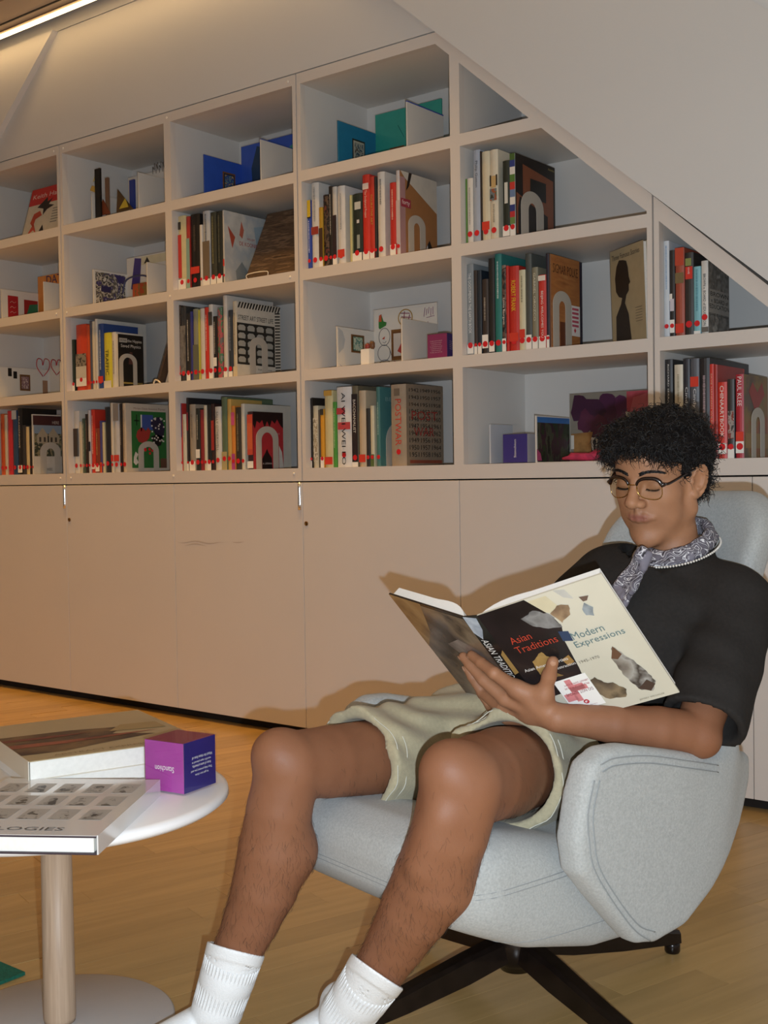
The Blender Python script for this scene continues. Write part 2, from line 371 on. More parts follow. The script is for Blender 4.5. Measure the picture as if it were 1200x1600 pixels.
# ================================================================== BOOKS ON THE SHELVES
ORD = ['', 'first', 'second', 'third', 'fourth', 'fifth', 'sixth', 'seventh', 'eighth', 'ninth', 'tenth', 'eleventh', 'twelfth', 'thirteenth', 'fourteenth', 'fifteenth', 'sixteenth', 'seventeenth']
ROWN = {1: 'top shelf', 2: 'second shelf down', 3: 'third shelf down', 4: 'bottom shelf'}
BAYN = {1: 'leftmost bay', 2: 'second bay', 3: 'third bay', 4: 'fourth bay', 5: 'fifth bay', 6: 'rightmost bay'}
YSP = .028
_dot = None
def dot_mesh():
    global _dot
    if _dot is None:
        n = 14; v = [(0, 0, 0)]+[(math.cos(2*math.pi*i/n), 0, math.sin(2*math.pi*i/n)) for i in range(n)]
        _dot = bpy.data.meshes.new('dot_sticker'); _dot.from_pydata(v, [], [(0, 1+i, 1+(i+1) % n) for i in range(n)]); _dot.materials.append(MAT_DOT)
    return _dot
def plate(name, parent, x0, x1, z0, z1, y, m):
    """thin printed patch on a spine (faces -y)"""
    return pydata(name, [(x0, y, z0), (x1, y, z0), (x1, y, z1), (x0, y, z1)], [(0, 1, 2, 3)], m, parent)
def book_body(name, t, dep, h, cm, hard=True, sp_round=.0):
    """three boards round a block of pages; spine at y=0 facing -y, base z=0, x from 0 to t"""
    g = Geo(); b = min(.0026, t*.22) if hard else min(.0008, t*.15)
    ins = .003 if hard else 0.0
    r = min(t*.16, .006)
    n = 5                                        # rounded spine strip
    xs = np.linspace(0, t, n); ys = [r*(1-math.sin(math.pi*(i/(n-1)))) for i in range(n)]
    V, F = [], []
    for x, y in zip(xs, ys): V += [(x, y, 0), (x, y, h)]
    for x in (t-b, b): V += [(x, r+b, 0), (x, r+b, h)]
    m = len(V)//2
    for i in range(m): j = (i+1) % m; F.append((2*i, 2*j, 2*j+1, 2*i+1))
    F.append([2*i+1 for i in range(m)]); F.append([2*i for i in range(m)][::-1]); g.add(V, F)
    g.box(0, b, r, dep, 0, h); g.box(t-b, t, r, dep, 0, h)
    o = g.build(name, cm)
    p = Geo(); p.box(b, t-b, r+b+.0005, dep-ins, ins, h-ins); p.build('page_block', MAT_PAPER, o)
    return o
def dress(o, t, h, opt):
    y = -.0006
    for (a, b, c) in opt.get('bands', []):       # (from, to, colour) as fractions of the height
        plate('spine_band', o, .0004, t-.0004, a*h, b*h, y, c if not isinstance(c, str) else hexmat(c)); y -= .0002
    for (x0, x1, a, b, c) in opt.get('patch', []):
        plate('spine_picture', o, x0*t, x1*t, a*h, b*h, y, c if not isinstance(c, str) else hexmat(c)); y -= .0002
    if 'lab' in opt:
        a, b = opt['lab']; plate('spine_label', o, .0005, t-.0005, a*h, b*h, y, MAT_WHITE); y -= .0002
    if opt.get('dot', 1):
        r = min(.010, max(.0055, t*.42)); d = link('dot_sticker', dot_mesh(), None, o); d.scale = (r, 1, r); d.location = (t/2, y-.0002, opt.get('dz', .034))
    if 'moma' in opt:
        z = opt['moma']*h; plate('spine_label', o, .001, t-.001, z, z+.028, y-.0003, hexmat('d8402f'))
    if 'txt' in opt:
        s, a, b, c, fr = opt['txt']; L = abs(b-a)*h
        lettering(s, (t/2, y-.0006, (a+b)/2*h), (0, 0, -1), (1, 0, 0), L, t*fr, hexmat(c) if isinstance(c, str) else c, o, 'title_lettering')
    if 'line' in opt:                            # an unreadable small title: a row of fine strokes
        a, b, c = opt['line']; g = Geo(); z = a*h; k = 0; rr = random.Random(int(t*1e5))
        while z < b*h:
            l = rr.uniform(.0012, .003); w = t*.12*rr.uniform(.7, 1.1); g.add([(t/2-w, y-.0005, z), (t/2+w, y-.0005, z), (t/2+w, y-.0005, z+l), (t/2-w, y-.0005, z+l)], [(0, 1, 2, 3)]); z += l+rr.uniform(.0008, .0022)
        g.build('title_lettering', hexmat(c), o)
def coverquad(o, t, d, h, a0, a1, b0, b1, m, k=1, name='cover_print'):
    """patch on the right-hand board: a along depth from the spine, b up, as fractions"""
    x = t+.0004*k
    return pydata(name, [(x, a0*d, b0*h), (x, a1*d, b0*h), (x, a1*d, b1*h), (x, a0*d, b1*h)], [(0, 1, 2, 3)], m if not isinstance(m, str) else hexmat(m), o)
def coverpoly(o, t, d, h, pts, m, k=1, name='cover_print'):
    x = t+.0004*k
    return pydata(name, [(x, a*d, b*h) for a, b in pts], [tuple(range(len(pts)))], m if not isinstance(m, str) else hexmat(m), o)
def covertext(o, t, d, h, s, a, b, w, hh, c, k=3):
    return lettering(s, (t+.0004*k, a*d, b*h), (0, 1, 0), (0, 0, 1), w*d, hh*h, hexmat(c) if isinstance(c, str) else c, o, 'cover_lettering')
BOOKS = {}
def shelf_books(bay, row, zoom, items):
    """items: (left, right, top, colour, words, options) in the pixels of a zoomed crop (x0, y0, scale)"""
    x0, y0, s = zoom; base = ROWZ[row]+.0004; xprev = -9
    for k, it in enumerate(items, 1):
        l, r, tp, col, words, opt = it
        yb = opt.get('rec', YSP); pxl, pxr, pyt = x0+l/s, x0+r/s, y0+tp/s
        pt = ony((pxl+pxr)/2, pyt, yb); h = pt[2]-base
        zc = base+h*.45
        def xof(px):
            yy = 750.0
            for _ in range(6):
                q = ony(px, yy, yb); yy += (q[2]-zc)*420
            return q[0]
        X0, X1 = xof(pxl), xof(pxr)
        h = min(h, ROWC[row]-base-.005)
        if bay == 6: h = min(h, zi(X1)-base-.006)
        X0 = max(X0, xprev+.0006, (bay-2)*P+HB+.0015); X1 = max(X1, X0+.005); t = X1-X0; xprev = X1
        dep = opt.get('dep', min(.30, max(.13, h*.74)))
        if 'cov' in opt: dep = max(.08, onx(x0+opt['cov']/s, y0+tp/s+6, X1)[1]-yb)
        dep = min(dep, DEP-yb-.01)
        cm = col if not isinstance(col, str) else hexmat(col)
        o = book_body('book', t, dep, h, cm, opt.get('hard', True)); o.location = (X0, yb, base)
        if 'lean' in opt: o.rotation_euler = (0, opt['lean'], 0)
        dress(o, t, h, opt)
        tag(o, '%s, %s from left, %s, %s' % (words, ORD[k], ROWN[row], BAYN[bay]), 'book', 'books on the %s of the %s' % (ROWN[row], BAYN[bay]))
        BOOKS[(bay, row, k)] = (o, t, dep, h)
MAT_BEND = mat('bookend_steel', 'c3bcb0', .45, noise=.03)
def bookend(bay, row, k, a0, a1, hh, label, t_in=.32, dx=.0016):
    """arched steel bookend standing against the cover of book k: a0..a1 along depth, height hh"""
    o, t, d, h = BOOKS[(bay, row, k)]; x = o.location.x+t+dx; y = o.location.y; z = o.location.z
    e = empty('bookend', (x, y+(a0+a1)/2*d, z)); tag(e, label, 'bookend', 'arched bookends')
    w = (a1-a0)*d; R = w/2; n = 14; leg = w*t_in
    out = [(-R, 0)]+[(-R*math.cos(math.pi*i/n), hh-R*.75+R*.75*math.sin(math.pi*i/n)) for i in range(n+1)]+[(R, 0)]
    ri = R-leg; inn = [(-ri, 0)]+[(-ri*math.cos(math.pi*i/n), hh-R*.9+ri*math.sin(math.pi*i/n)) for i in range(n+1)]+[(ri, 0)]
    V, F = [], []; m = len(out)
    for xx in (0, .0018):
        V += [(xx, a, b) for a, b in out]+[(xx, a, b) for a, b in inn]
    for i in range(m-1):
        F.append((i, i+1, m+i+1, m+i)); F.append((2*m+i+1, 2*m+i, 3*m+i, 3*m+i+1))
        F.append((i+1, i, 2*m+i, 2*m+i+1)); F.append((m+i, m+i+1, 3*m+i+1, 3*m+i))
    F.append((0, m, 3*m, 2*m)); F.append((m-1, 3*m-1, 4*m-1, 2*m-1))
    pydata('arch_plate', V, F, MAT_BEND, e)
    g = Geo(); g.box(-min(.03, t*.8), -dx-.0, -ri, ri, -.0003, .0); g.build('foot_plate', MAT_BEND, e)
    return e
L0 = (.045, .155); L1 = (0.02, .13)
Z42 = (460, 240, 4.444)
shelf_books(4, 2, Z42, [
 (70, 115, 325, '2f4aa5', 'blue spined paperback with yellow top', dict(bands=[(.76, 1, 'd9b81f'), (.74, .76, '222222')], line=(.25, .7, 'dfe3ee'))),
 (117, 167, 200, 'd9d7d2', 'white hardback with red patch', dict(bands=[(.4, .49, '9c3a2c')], line=(.55, .95, '9a9a98'), dep=.2)),
 (170, 197, 372, 'b8932c', 'yellow and brown paperback', dict(bands=[(0.15, .66, '4a3526')], lab=(0, .13))),
 (200, 236, 285, art('sp_dark1', ['2b211d', '5d4a3b', '191514', '6c3a31'], 40), 'dark picture spined book', dict()),
 (240, 262, 226, '26211f', 'black book with pale flecks', dict(line=(.4, .9, 'd7d3c8'))),
 (264, 293, 228, 'cfccc6', 'white and charcoal book', dict(bands=[(.1, .64, '33272c')], lab=(0, .1), dep=.16)),
 (298, 348, 222, 'dcdad6', 'thick white hardback', dict(line=(.45, .9, 'a5a5a5'), dep=.24, moma=.1)),
 (385, 399, 288, 'c9c48a', 'thin pale yellow book', dict(dot=0, dep=.12)),
 (402, 468, 278, '23302c', 'black green hardback with white crest', dict(patch=[(.28, .92, .77, .88, 'c9ccc6'), (.5, .75, .57, .62, 'd8d8d8'), (.5, .8, .2, .4, '9aa39c')], lab=(.02, .14))),
 (472, 520, 145, 'd2362a', 'tall red hardback with white label', dict(patch=[(.1, .95, .83, .9, 'ead9d0')], txt=('The Sculptural Project', .5, .82, 'ead2c8', .42), lab=(.0, .11), dep=.19)),
 (522, 554, 158, 'c83a2a', 'red book with gold lettering', dict(txt=('FIGURATIVE ART', .42, .78, 'c9a04a', .5), lab=(0, .1), dep=.16)),
 (556, 572, 160, '2a2b2c', 'thin charcoal book', dict(dep=.2)),
 (576, 624, 125, 'ddd8cf', 'tall white hardback', dict(line=(.62, .92, '77736d'), dep=.26)),
 (662, 703, 200, 'c12f27', 'red hardback', dict(line=(.5, .9, 'e6c0b0'), lab=(.02, .16), dep=.15, rec=.025)),
 (707, 734, 115, 'd8cfcb', 'tan and cream house covered book', dict(bands=[(.15, .65, 'cbb9b9')], cov=985)),
])
def b42():
    o, t, d, h = BOOKS[(4, 2, 15)]
    coverquad(o, t, d, h, 0, 1, 0, 1, 'a8764a'); coverquad(o, t, d, h, 0, .14, 0, .93, 'b48d8e', 2)
    coverpoly(o, t, d, h, [(0.02, 1), (1, 1), (1, .6), (.12, .93)], 'd3cdc0', 2); coverpoly(o, t, d, h, [(.16, .78), (.24, .84), (.32, 1), (.24, 1)], '2a211c', 3)
    coverquad(o, t, d, h, .02, .28, .58, .68, 'a83a4c', 3); covertext(o, t, d, h, 'forty', .15, .63, .2, .07, 'f0e4e2', 4)
    coverpoly(o, t, d, h, [(.55, .02), (.78, .26), (.98, .02)], '1f1f22', 3); coverpoly(o, t, d, h, [(.6, .02), (.72, .2), (.75, .1), (.86, .16), (.95, .02)], 'dfe0e2', 4)
b42(); bookend(4, 2, 15, .2, .66, .155, 'beige arched bookend against the tan house book')
Z52 = (700, 170, 4.615)
shelf_books(5, 2, Z52, [
 (94, 106, 512, '5d8a3c', 'thin green book', dict(dot=0, dep=.14)),
 (109, 178, 502, 'ddd8cf', 'short white hardback', dict(line=(.3, .85, 'a29c93'))),
 (170+12, 216+14, 295, 'aab4c4', 'tall silver blue hardback', dict(txt=('Philip Guston', .6, .88, '2b2f36', .42), dep=.22)),
 (233, 240, 305, '2c201d', 'thin dark slipcase book', dict(dot=0)),
 (243, 300, 305, 'd9cfb4', 'cream cloth hardback', dict(moma=.13)),
 (303, 358, 292, 'dcd3bd', 'cream hardback with small pictures', dict(patch=[(0, .2, .6, .72, '2a2420'), (.2, .8, .58, .71, 'c7a872'), (.8, 1, .6, .72, '2a2420'), (0, .9, .44, .57, art('sp_fig', ['5b6b55', 'a0583a', '6f7b80', '3a3b34'], 60))], line=(.2, .4, '9c937f'), dep=.27)),
 (393, 445, 372, '27302a', 'black green hardback with white title block', dict(patch=[(.3, .75, .45, .72, 'd6d6cc')], lab=(.03, .16), dep=.2)),
 (448, 486, 320, 'd8d4c6', 'black and rust flag spined book', dict(bands=[(.92, 1, '4a6a35'), (.84, .92, '2c3f86'), (.75, .84, 'e6e2da'), (.66, .75, '57813f'), (.57, .66, 'c63a34'), (.48, .57, '6c83a8'), (.39, .48, 'e6e2da'), (.31, .39, '2f3d7e'), (.24, .31, 'b8323a'), (.16, .24, '6d8a4f')], lab=(0, .13), cov=768)),
])
def b52():
    o, t, d, h = BOOKS[(5, 2, 8)]
    coverquad(o, t, d, h, 0, 1, 0, 1, '231f1f'); coverpoly(o, t, d, h, [(.18, .9), (.95, .82), (.95, .05), (.8, .05), (.8, .36), (.1, .5), (.06, .35), (.06, .05), (.02, .05), (.02, .54), (.18, .5)], '8a5137', 2)
    coverquad(o, t, d, h, .36, .76, .52, .76, '1d1c1d', 3); covertext(o, t, d, h, 'Amedeo', .9, .955, .16, .03, 'b9ab6b', 3)
b52(); bookend(5, 2, 8, .12, .68, .165, 'beige arched bookend against the black and rust book')
Z53 = (700, 370, 3.636)
shelf_books(5, 3, Z53, [
 (94, 144, 155, '8b9296', 'grey hardback with white capitals', dict(txt=('THE DOCUMENTA THE EARTH BOOK', .24, .9, 'e9eaea', .42), lab=(.02, .12), dep=.26)),
 (147, 165, 190, '3a2f2a', 'thin dark brown book', dict(dep=.2, lab=(0, .1))),
 (167, 190, 190, '252f3a', 'dark navy book', dict(dep=.2, lab=(0, .12))),
 (193, 228, 240, '3b322d', 'dark brown paperback', dict(line=(.45, .75, 'aaa093'), lab=(.08, .26), dep=.13)),
 (231, 263, 122, '262524', 'tall black book', dict(lab=(.02, .12), dep=.22)),
 (266, 303, 97, '2e7d78', 'tall teal book', dict(line=(.55, .92, 'c8dcd8'), dep=.29)),
 (306, 329, 160, art('sp_photo', ['2b2524', '6b5147', '1b1817', '8a776c'], 30), 'dark photographic spined book', dict(txt=('Louise Bourgeois', .32, .62, 'e8e2da', .62), lab=(0, .16))),
 (331, 345, 165, 'c4322b', 'thin red book', dict(dep=.2)),
 (347, 400, 165, 'c5342a', 'red hardback with yellow capitals', dict(txt=('ROBERT FRANK', .47, .83, 'e3c531', .46), moma=.12, dep=.21)),
 (403, 438, 187, 'd8d2b2', 'cream cloth bound book', dict(line=(.6, .92, '7d775e'), moma=.16, dep=.17)),
 (441, 474, 95, '4f5452', 'tall slate grey book', dict(lab=(0, .16), dep=.26)),
 (477, 510, 172, '8a8672', 'grey beige book', dict(txt=('GABRIEL OROZCO', .35, .93, 'ddd9c6', .36), lab=(0, .15), dep=.2)),
 (514, 556, 215, 'cb3a31', 'red book with white capitals', dict(txt=('BEIJING WELCOMES YOU', .15, .78, 'efe3dc', .4), bands=[(.92, .99, 'e6ded4')], lab=(0, .17), dep=.18)),
 (559, 575, 95, '2c2a3a', 'tall dark violet book', dict(lab=(0, .14), dep=.22)),
 (577, 583, 96, '6b4a35', 'orange covered exhibition book', dict(dot=0, cov=745, hard=False)),
])
def b53():
    o, t, d, h = BOOKS[(5, 3, 15)]
    coverquad(o, t, d, h, 0, 1, 0, 1, art('cov_orange', ['9a5e33', 'b87a44', 'a86a3b', 'c48b52'], 6, (1, 1, 4), soft=True)); covertext(o, t, d, h, 'SIGMAR POLKE', .5, .86, .86, .1, '5a3320')
    coverquad(o, t, d, h, .3, .6, .03, .3, '6a3a22', 2); coverquad(o, t, d, h, .68, 1, .17, .5, 'efe9e4', 2)
    for i in range(5): coverquad(o, t, d, h, .72, .95, .27+.045*i, .295+.045*i, 'c4566a', 3)
    coverpoly(o, t, d, h, [(.78, .23), (.82, .26), (.86, .23), (.82, .2)], 'c63a44', 3)
b53(); bookend(5, 3, 15, .05, .68, .19, 'beige arched bookend against the orange book')
Z63 = (1000, 300, 6.0)
shelf_books(6, 3, Z63, [
 (216, 272, 458, 'cfd6de', 'white blue paperback', dict(line=(.5, .95, '7ea0c4'), dep=.15)),
 (277, 324, 545, '2a2725', 'black book with white sketch', dict(patch=[(.0, .55, .42, .5, 'e9e4da'), (.1, .9, .3, .44, 'cfc9d2')], lab=(.05, .2), dep=.15)),
 (330, 412, 522, 'a8523c', 'brick red paperback', dict(bands=[(.8, 1, 'c04a34'), (.6, .72, '7d6a48')], moma=.04, dep=.17, dot=0)),
 (420, 498, 566, '393634', 'charcoal book with green round sticker', dict(patch=[(.1, .8, .84, .93, '8d9658'), (.1, .95, .68, .83, 'd63b30')], txt=('OVE', .74, .82, 'f2e8e2', .2), dep=.14)),
 (503, 567, 697, '86c2cd', 'light blue book', dict(line=(.35, .95, '4f8a98'), lab=(0, .06))),
 (574, 640, 616, 'dcd9d3', 'black and white history book', dict(txt=('BROWN v. BOARD of EDUCATION', .12, .82, '1d1b1a', .36), patch=[(0, 1, .03, .1, '6d6a64')], cov=832, dot=0)),
])
def b63():
    o, t, d, h = BOOKS[(6, 3, 6)]
    coverquad(o, t, d, h, 0, 1, 0, 1, art('cov_brown', ['3c3b39', '8f8d88', '62605c', 'b5b2ac'], 22, soft=True)); coverquad(o, t, d, h, 0.03, 1, .3, .62, '9d9a94', 2)
    for s, b, w in (('BROWN', .56, .86), ('v. BOARD of', .47, .82), ('EDUCATION', .39, .92)): covertext(o, t, d, h, s, .52, b, w, .06, '191817')
    covertext(o, t, d, h, 'JAMES T. PATTERSON', .52, .27, .9, .03, '191817')
    e = link('dot_sticker', dot_mesh(), hexmat('b99a3a'), o); e.scale = (.009, 1, .009); e.location = (t/2, -.002, .05)
b63()
Z64 = (1010, 530, 6.316)
shelf_books(6, 4, Z64, [
 (160, 258, 200, '2a2a2c', 'thick black hardback with white capitals', dict(txt=('RICHARD SERRA DRAWING', .3, .95, 'e3e0da', .18), dep=.24)),
 (275, 358, 250, 'd6cdb9', 'cream paperback', dict(line=(.6, .9, 'a3987f'), dep=.15)),
 (363, 428, 195, '2f3038', 'dark grey hardback with serif name', dict(txt=('Cindy Sherman', .2, .72, 'd9dade', .5), dep=.26)),
 (434, 518, 190, '5c5f66', 'grey hardback with red label', dict(patch=[(.02, .98, .72, .82, 'd8402f')], txt=('Cindy Sherman', .2, .7, 'e2e3e6', .42), dep=.26)),
 (523, 622, 187, '2d2a2c', 'very large black hardback', dict(line=(.2, .82, 'b9a3a8'), dep=.31)),
 (626, 664, 245, 'd0372b', 'red hardback', dict(txt=('SAVE HANNAH WILKE', .35, .9, 'e8c7a8', .3), dep=.24)),
 (668, 700, 250, 'a8322c', 'deep red book', dict(dep=.2, dot=0)),
 (704, 792, 422, 'd33a2c', 'bright red book with white capitals', dict(txt=('CHINAARTBOOK', .28, .95, 'f3ebe4', .42), lab=(.06, .2), dep=.17)),
 (800, 866, 395, '3b3836', 'grey photographic spined book', dict(patch=[(.1, .95, .25, .6, art('sp_dance', ['4b4644', 'a49a94', '8a3c34', 'd6d0cb'], 50))], lab=(.0, .12), dep=.15)),
 (880, 962, 345, 'b5303c', 'crimson monograph with white capitals', dict(txt=('PAUL KLEE', .62, .97, 'f1e3e2', .5), lab=(.06, .2), moma=.2, cov=1196)),
])
def b64():
    o, t, d, h = BOOKS[(6, 4, 10)]
    coverquad(o, t, d, h, 0, 1, 0, 1, art('cov_klee', ['5c5a52', '6e5a4c', '8a7446', 'a0583c', '5a6a62'], 9, soft=True))
    coverpoly(o, t, d, h, [(.2, .8), (.35, .92), (.55, .8), (.75, .93), (.85, .78), (.6, .62), (.5, .5), (.4, .62)], 'a03c36', 2); coverquad(o, t, d, h, 0.05, 1, .12, .3, '9c7b48', 2)
b64(); bookend(6, 4, 10, .28, .82, .15, 'beige arched bookend at the right edge, against the crimson monograph')
Z44 = (460, 430, 4.444)
shelf_books(4, 4, Z44, [
 (80, 116, 855, '1f1d1c', 'black hardback with white strip', dict(line=(.3, .9, 'a8a49c'), lab=(0, .1), dep=.2)),
 (118, 126, 850, '282523', 'thin black album', dict(dot=0, dep=.21)),
 (128, 164, 906, 'cfc7ae', 'cream patterned book', dict(patch=[(.1, .9, .1, .8, art('sp_cream', ['cfc7ae', 'a89c80', 'd9d2bf', '8f8a78'], 50))], dot=0, dep=.13)),
 (167, 178, 935, '57524a', 'thin grey booklet', dict(dot=0, dep=.12)),
 (180, 205, 930, 'd99c2b', 'amber yellow book', dict(bands=[(.9, 1, '3d3a33')], lab=(0, .18), dep=.14)),
 (208, 264, 800, 'd6cc9c', 'pale yellow worn hardback', dict(bands=[(.93, 1, 'c9a04c')], moma=.04, dot=0, dep=.16)),
 (267, 290, 880, '4f9a3f', 'green book', dict(line=(.3, .9, 'cde4c2'), dot=0, dep=.16)),
 (293, 394, 775, 'e2e2e2', 'thick white book with huge capitals', dict(patch=[(.02, .6, .66, .74, 'b5404a'), (.1, .95, .47, .56, 'c24a50')], txt=('AI WEI WEI EO', .03, .93, '161616', .26), dz=.045, dep=.23)),
 (399, 440, 768, '6e6652', 'khaki hardback', dict(bands=[(.0, .9, '30272a')], txt=('BACCHANALIST', .42, .83, 'e4e0d6', .4), dep=.27, lab=(0, .06))),
 (446, 493, 800, 'c9b69a', 'beige cloth hardback', dict(moma=.06, dep=.2)),
 (497, 523, 925, '2f3032', 'black and grey paperback', dict(dep=.14)),
 (527, 553, 905, 'd2cdb4', 'slim cream paperback', dict(bands=[(.0, .2, '5a7040')], dep=.14)),
 (568, 596, 775, '4c7f7d', 'teal hardback', dict(line=(.4, .8, 'a9c4c0'), dep=.26)),
 (668, 778, 757, 'a89884', 'thick taupe volume printed with years', dict(txt=('POSTWAR', .25, .82, 'c8402f', .38), dz=.05, patch=[(.25, .6, .86, .95, '7a6c5c')], cov=1030)),
])
def b44():
    o, t, d, h = BOOKS[(4, 4, 13)]; coverquad(o, t, d, h, 0, 1, 0, 1, '4a7f80'); covertext(o, t, d, h, 'BEAU', .3, .85, .36, .05, '86aaa8')
    o, t, d, h = BOOKS[(4, 4, 14)]; coverquad(o, t, d, h, 0, 1, 0, 1, '8b7d6c')
    for r in range(10):
        for c in range(3):
            covertext(o, t, d, h, str(1942+r+7*c if r > 2 else 1942+r+7*c), .2+.3*c, .93-.088*r, .25, .058 if r > 2 else .045, '241f1c')
    covertext(o, t, d, h, 'POST', .48, .62, .7, .11, '9a3a34', 5); covertext(o, t, d, h, 'WAR', .46, .42, .55, .11, '9a3a34', 5)
    coverquad(o, t, d, h, .08, .95, .03, .07, '8e4a38', 2)
b44(); bookend(4, 4, 13, .12, .9, .17, 'beige arched bookend left of the thick taupe volume', dx=.0012)
Z32 = (250, 300, 5.0)
shelf_books(3, 2, Z32, [
 (130, 200, 186, 'd8cc9e', 'cream book with tall red stripe', dict(patch=[(.05, .5, .17, .75, 'c93a30'), (.1, .45, .82, .92, '3a332b')], lab=(.0, .15), dep=.17)),
 (206, 233, 190, 'b53a34', 'thin red and teal book', dict(bands=[(0, .7, '8fb0a4')], dep=.14)),
 (237, 308, 172, '201e1d', 'thick black hardback', dict(line=(.5, .85, '5e5247'), moma=.2, dep=.2)),
 (311, 330, 255, 'dddad4', 'slim white booklet', dict(dep=.15)),
 (333, 388, 146, 'bfc3c6', 'grey white hardback', dict(bands=[(.06, .6, '7a6c58')], line=(.6, .95, '6f7276'), lab=(0, .1), dep=.2)),
 (392, 437, 156, '3f4034', 'dark olive book', dict(line=(.3, .95, '8f8a60'), lab=(.0, .12), dep=.2)),
 (440, 486, 152, '272c28', 'dark green black book', dict(line=(.3, .95, '6a6a58'), lab=(.0, .12), dep=.2)),
 (491, 504, 140, 'c9c6bd', 'white book with brush painting cover', dict(cov=826, hard=False, moma=.24)),
])
def b32():
    o, t, d, h = BOOKS[(3, 2, 8)]
    coverquad(o, t, d, h, 0, 1, 0, 1, art('cov_kooning', ['c3c1ba', 'd5d2ca', 'b7bcbf', 'cfcbc0', '8aa0ae'], 7, soft=True))
    coverpoly(o, t, d, h, [(.08, .8), (.25, .66), (.18, .5)], 'b8523c', 2); coverpoly(o, t, d, h, [(.7, .85), (.98, .9), (.9, .55), (.75, .6)], '9fb2bd', 2)
    coverpoly(o, t, d, h, [(.35, .7), (.4, .9), (.46, .78), (.42, .66)], 'c46a52', 2); coverpoly(o, t, d, h, [(.25, .2), (.4, .34), (.55, .2), (.52, .03), (.28, .03)], '8d9495', 2)
    covertext(o, t, d, h, 'WILLEM', .62, .67, .18, .03, 'b23a38'); covertext(o, t, d, h, 'DE KOONING', .6, .59, .5, .055, 'b23a38')
b32()
Z33 = (250, 440, 4.85)
shelf_books(3, 3, Z33, [
 (108, 152, 180, art('sp_brown', ['4e4038', '6b5a4e', '392e29'], 90), 'brown patterned hardback', dict(txt=('SIQUEIROS MANA', .25, .78, 'a99a8a', .5), moma=.12, lab=(0, .08), dep=.24)),
 (156, 196, 192, '3c3b3b', 'dark grey hardback', dict(bands=[(.1, .75, art('sp_grey', ['3a3938', '807c76', '55524f'], 25, soft=True))], dep=.2)),
 (199, 228, 240, '2b2826', 'black and white striped book', dict(line=(.3, .9, 'd0ccc2'), lab=(0, .12), dep=.16)),
 (230, 247, 226, '3c3f86', 'violet blue book', dict(dep=.17)),
 (250, 289, 206, '8f927c', 'sage green book', dict(bands=[(.0, .5, '6a6d58')], dep=.18)),
 (291, 302, 215, 'c3bf4a', 'thin lime yellow book', dict(dep=.15)),
 (304, 336, 202, 'd8d1c5', 'off white book', dict(dep=.18)),
 (339, 366, 195, 'd23a2c', 'bright red book', dict(line=(.4, .9, 'efcfc4'), dep=.18)),
 (369, 400, 172, 'd9d6d0', 'white book with black marks', dict(bands=[(.72, .9, '4a4644')], lab=(0, .1), dep=.2)),
 (402, 430, 262, '242222', 'black paperback', dict(line=(.4, .9, 'c5c0b8'), lab=(.2, .34), dep=.15)),
 (433, 470, 192, art('sp_gp', ['6a6f70', 'b05a60', '4f7d5e', '8d8890'], 30), 'grey pink green mottled book', dict(dep=.17)),
 (479, 508, 92, 'd5d0c8', 'very tall white portfolio', dict(dep=.27, dot=1, lab=(0, .08))),
 (517, 548, 215, '343c46', 'dark slate book', dict(line=(.4, .9, '9aa2ac'), lab=(.0, .09), dep=.14)),
 (552, 584, 147, 'cfc7b2', 'white book with car grid cover', dict(line=(.3, .85, '8c8675'), patch=[(0, 1, 0, .14, 'd8c9a6')], cov=908, dot=0)),
])
def b33():
    o, t, d, h = BOOKS[(3, 3, 14)]
    coverquad(o, t, d, h, 0, 1, 0, 1, 'd3cfc3')
    for i in range(15): coverpoly(o, t, d, h, [(.02+.065*i, .915), (.05+.065*i, .915), (.10+.065*i, .995), (.06+.065*i, .995)], '23211f', 2, 'cover_stripe')
    for i in range(22):
        b = .03+.041*i; coverpoly(o, t, d, h, [(.87, b), (.87, b+.018), (.99, b+.028), (.99, b+.010)], '23211f', 2, 'cover_stripe')
    covertext(o, t, d, h, 'STREET ART STREET LIFE', .43, .79, .8, .062, '1f1d1b')
    coverquad(o, t, d, h, .0, .86, .17, .72, '2b2c2b', 2)
    for r in range(5):
        for c in range(4): coverpoly(o, t, d, h, [(.03+.21*c, .2+.105*r), (.18+.21*c, .2+.105*r), (.19+.21*c, .25+.105*r), (.15+.21*c, .275+.105*r), (.06+.21*c, .275+.105*r), (.02+.21*c, .25+.105*r)], 'a9aaa4', 3, 'cover_car')
    covertext(o, t, d, h, 'from the street', .62, .12, .32, .025, '4a4744')
b33(); bookend(3, 3, 14, .27, .68, .165, 'beige arched bookend against the black and white car photo book')
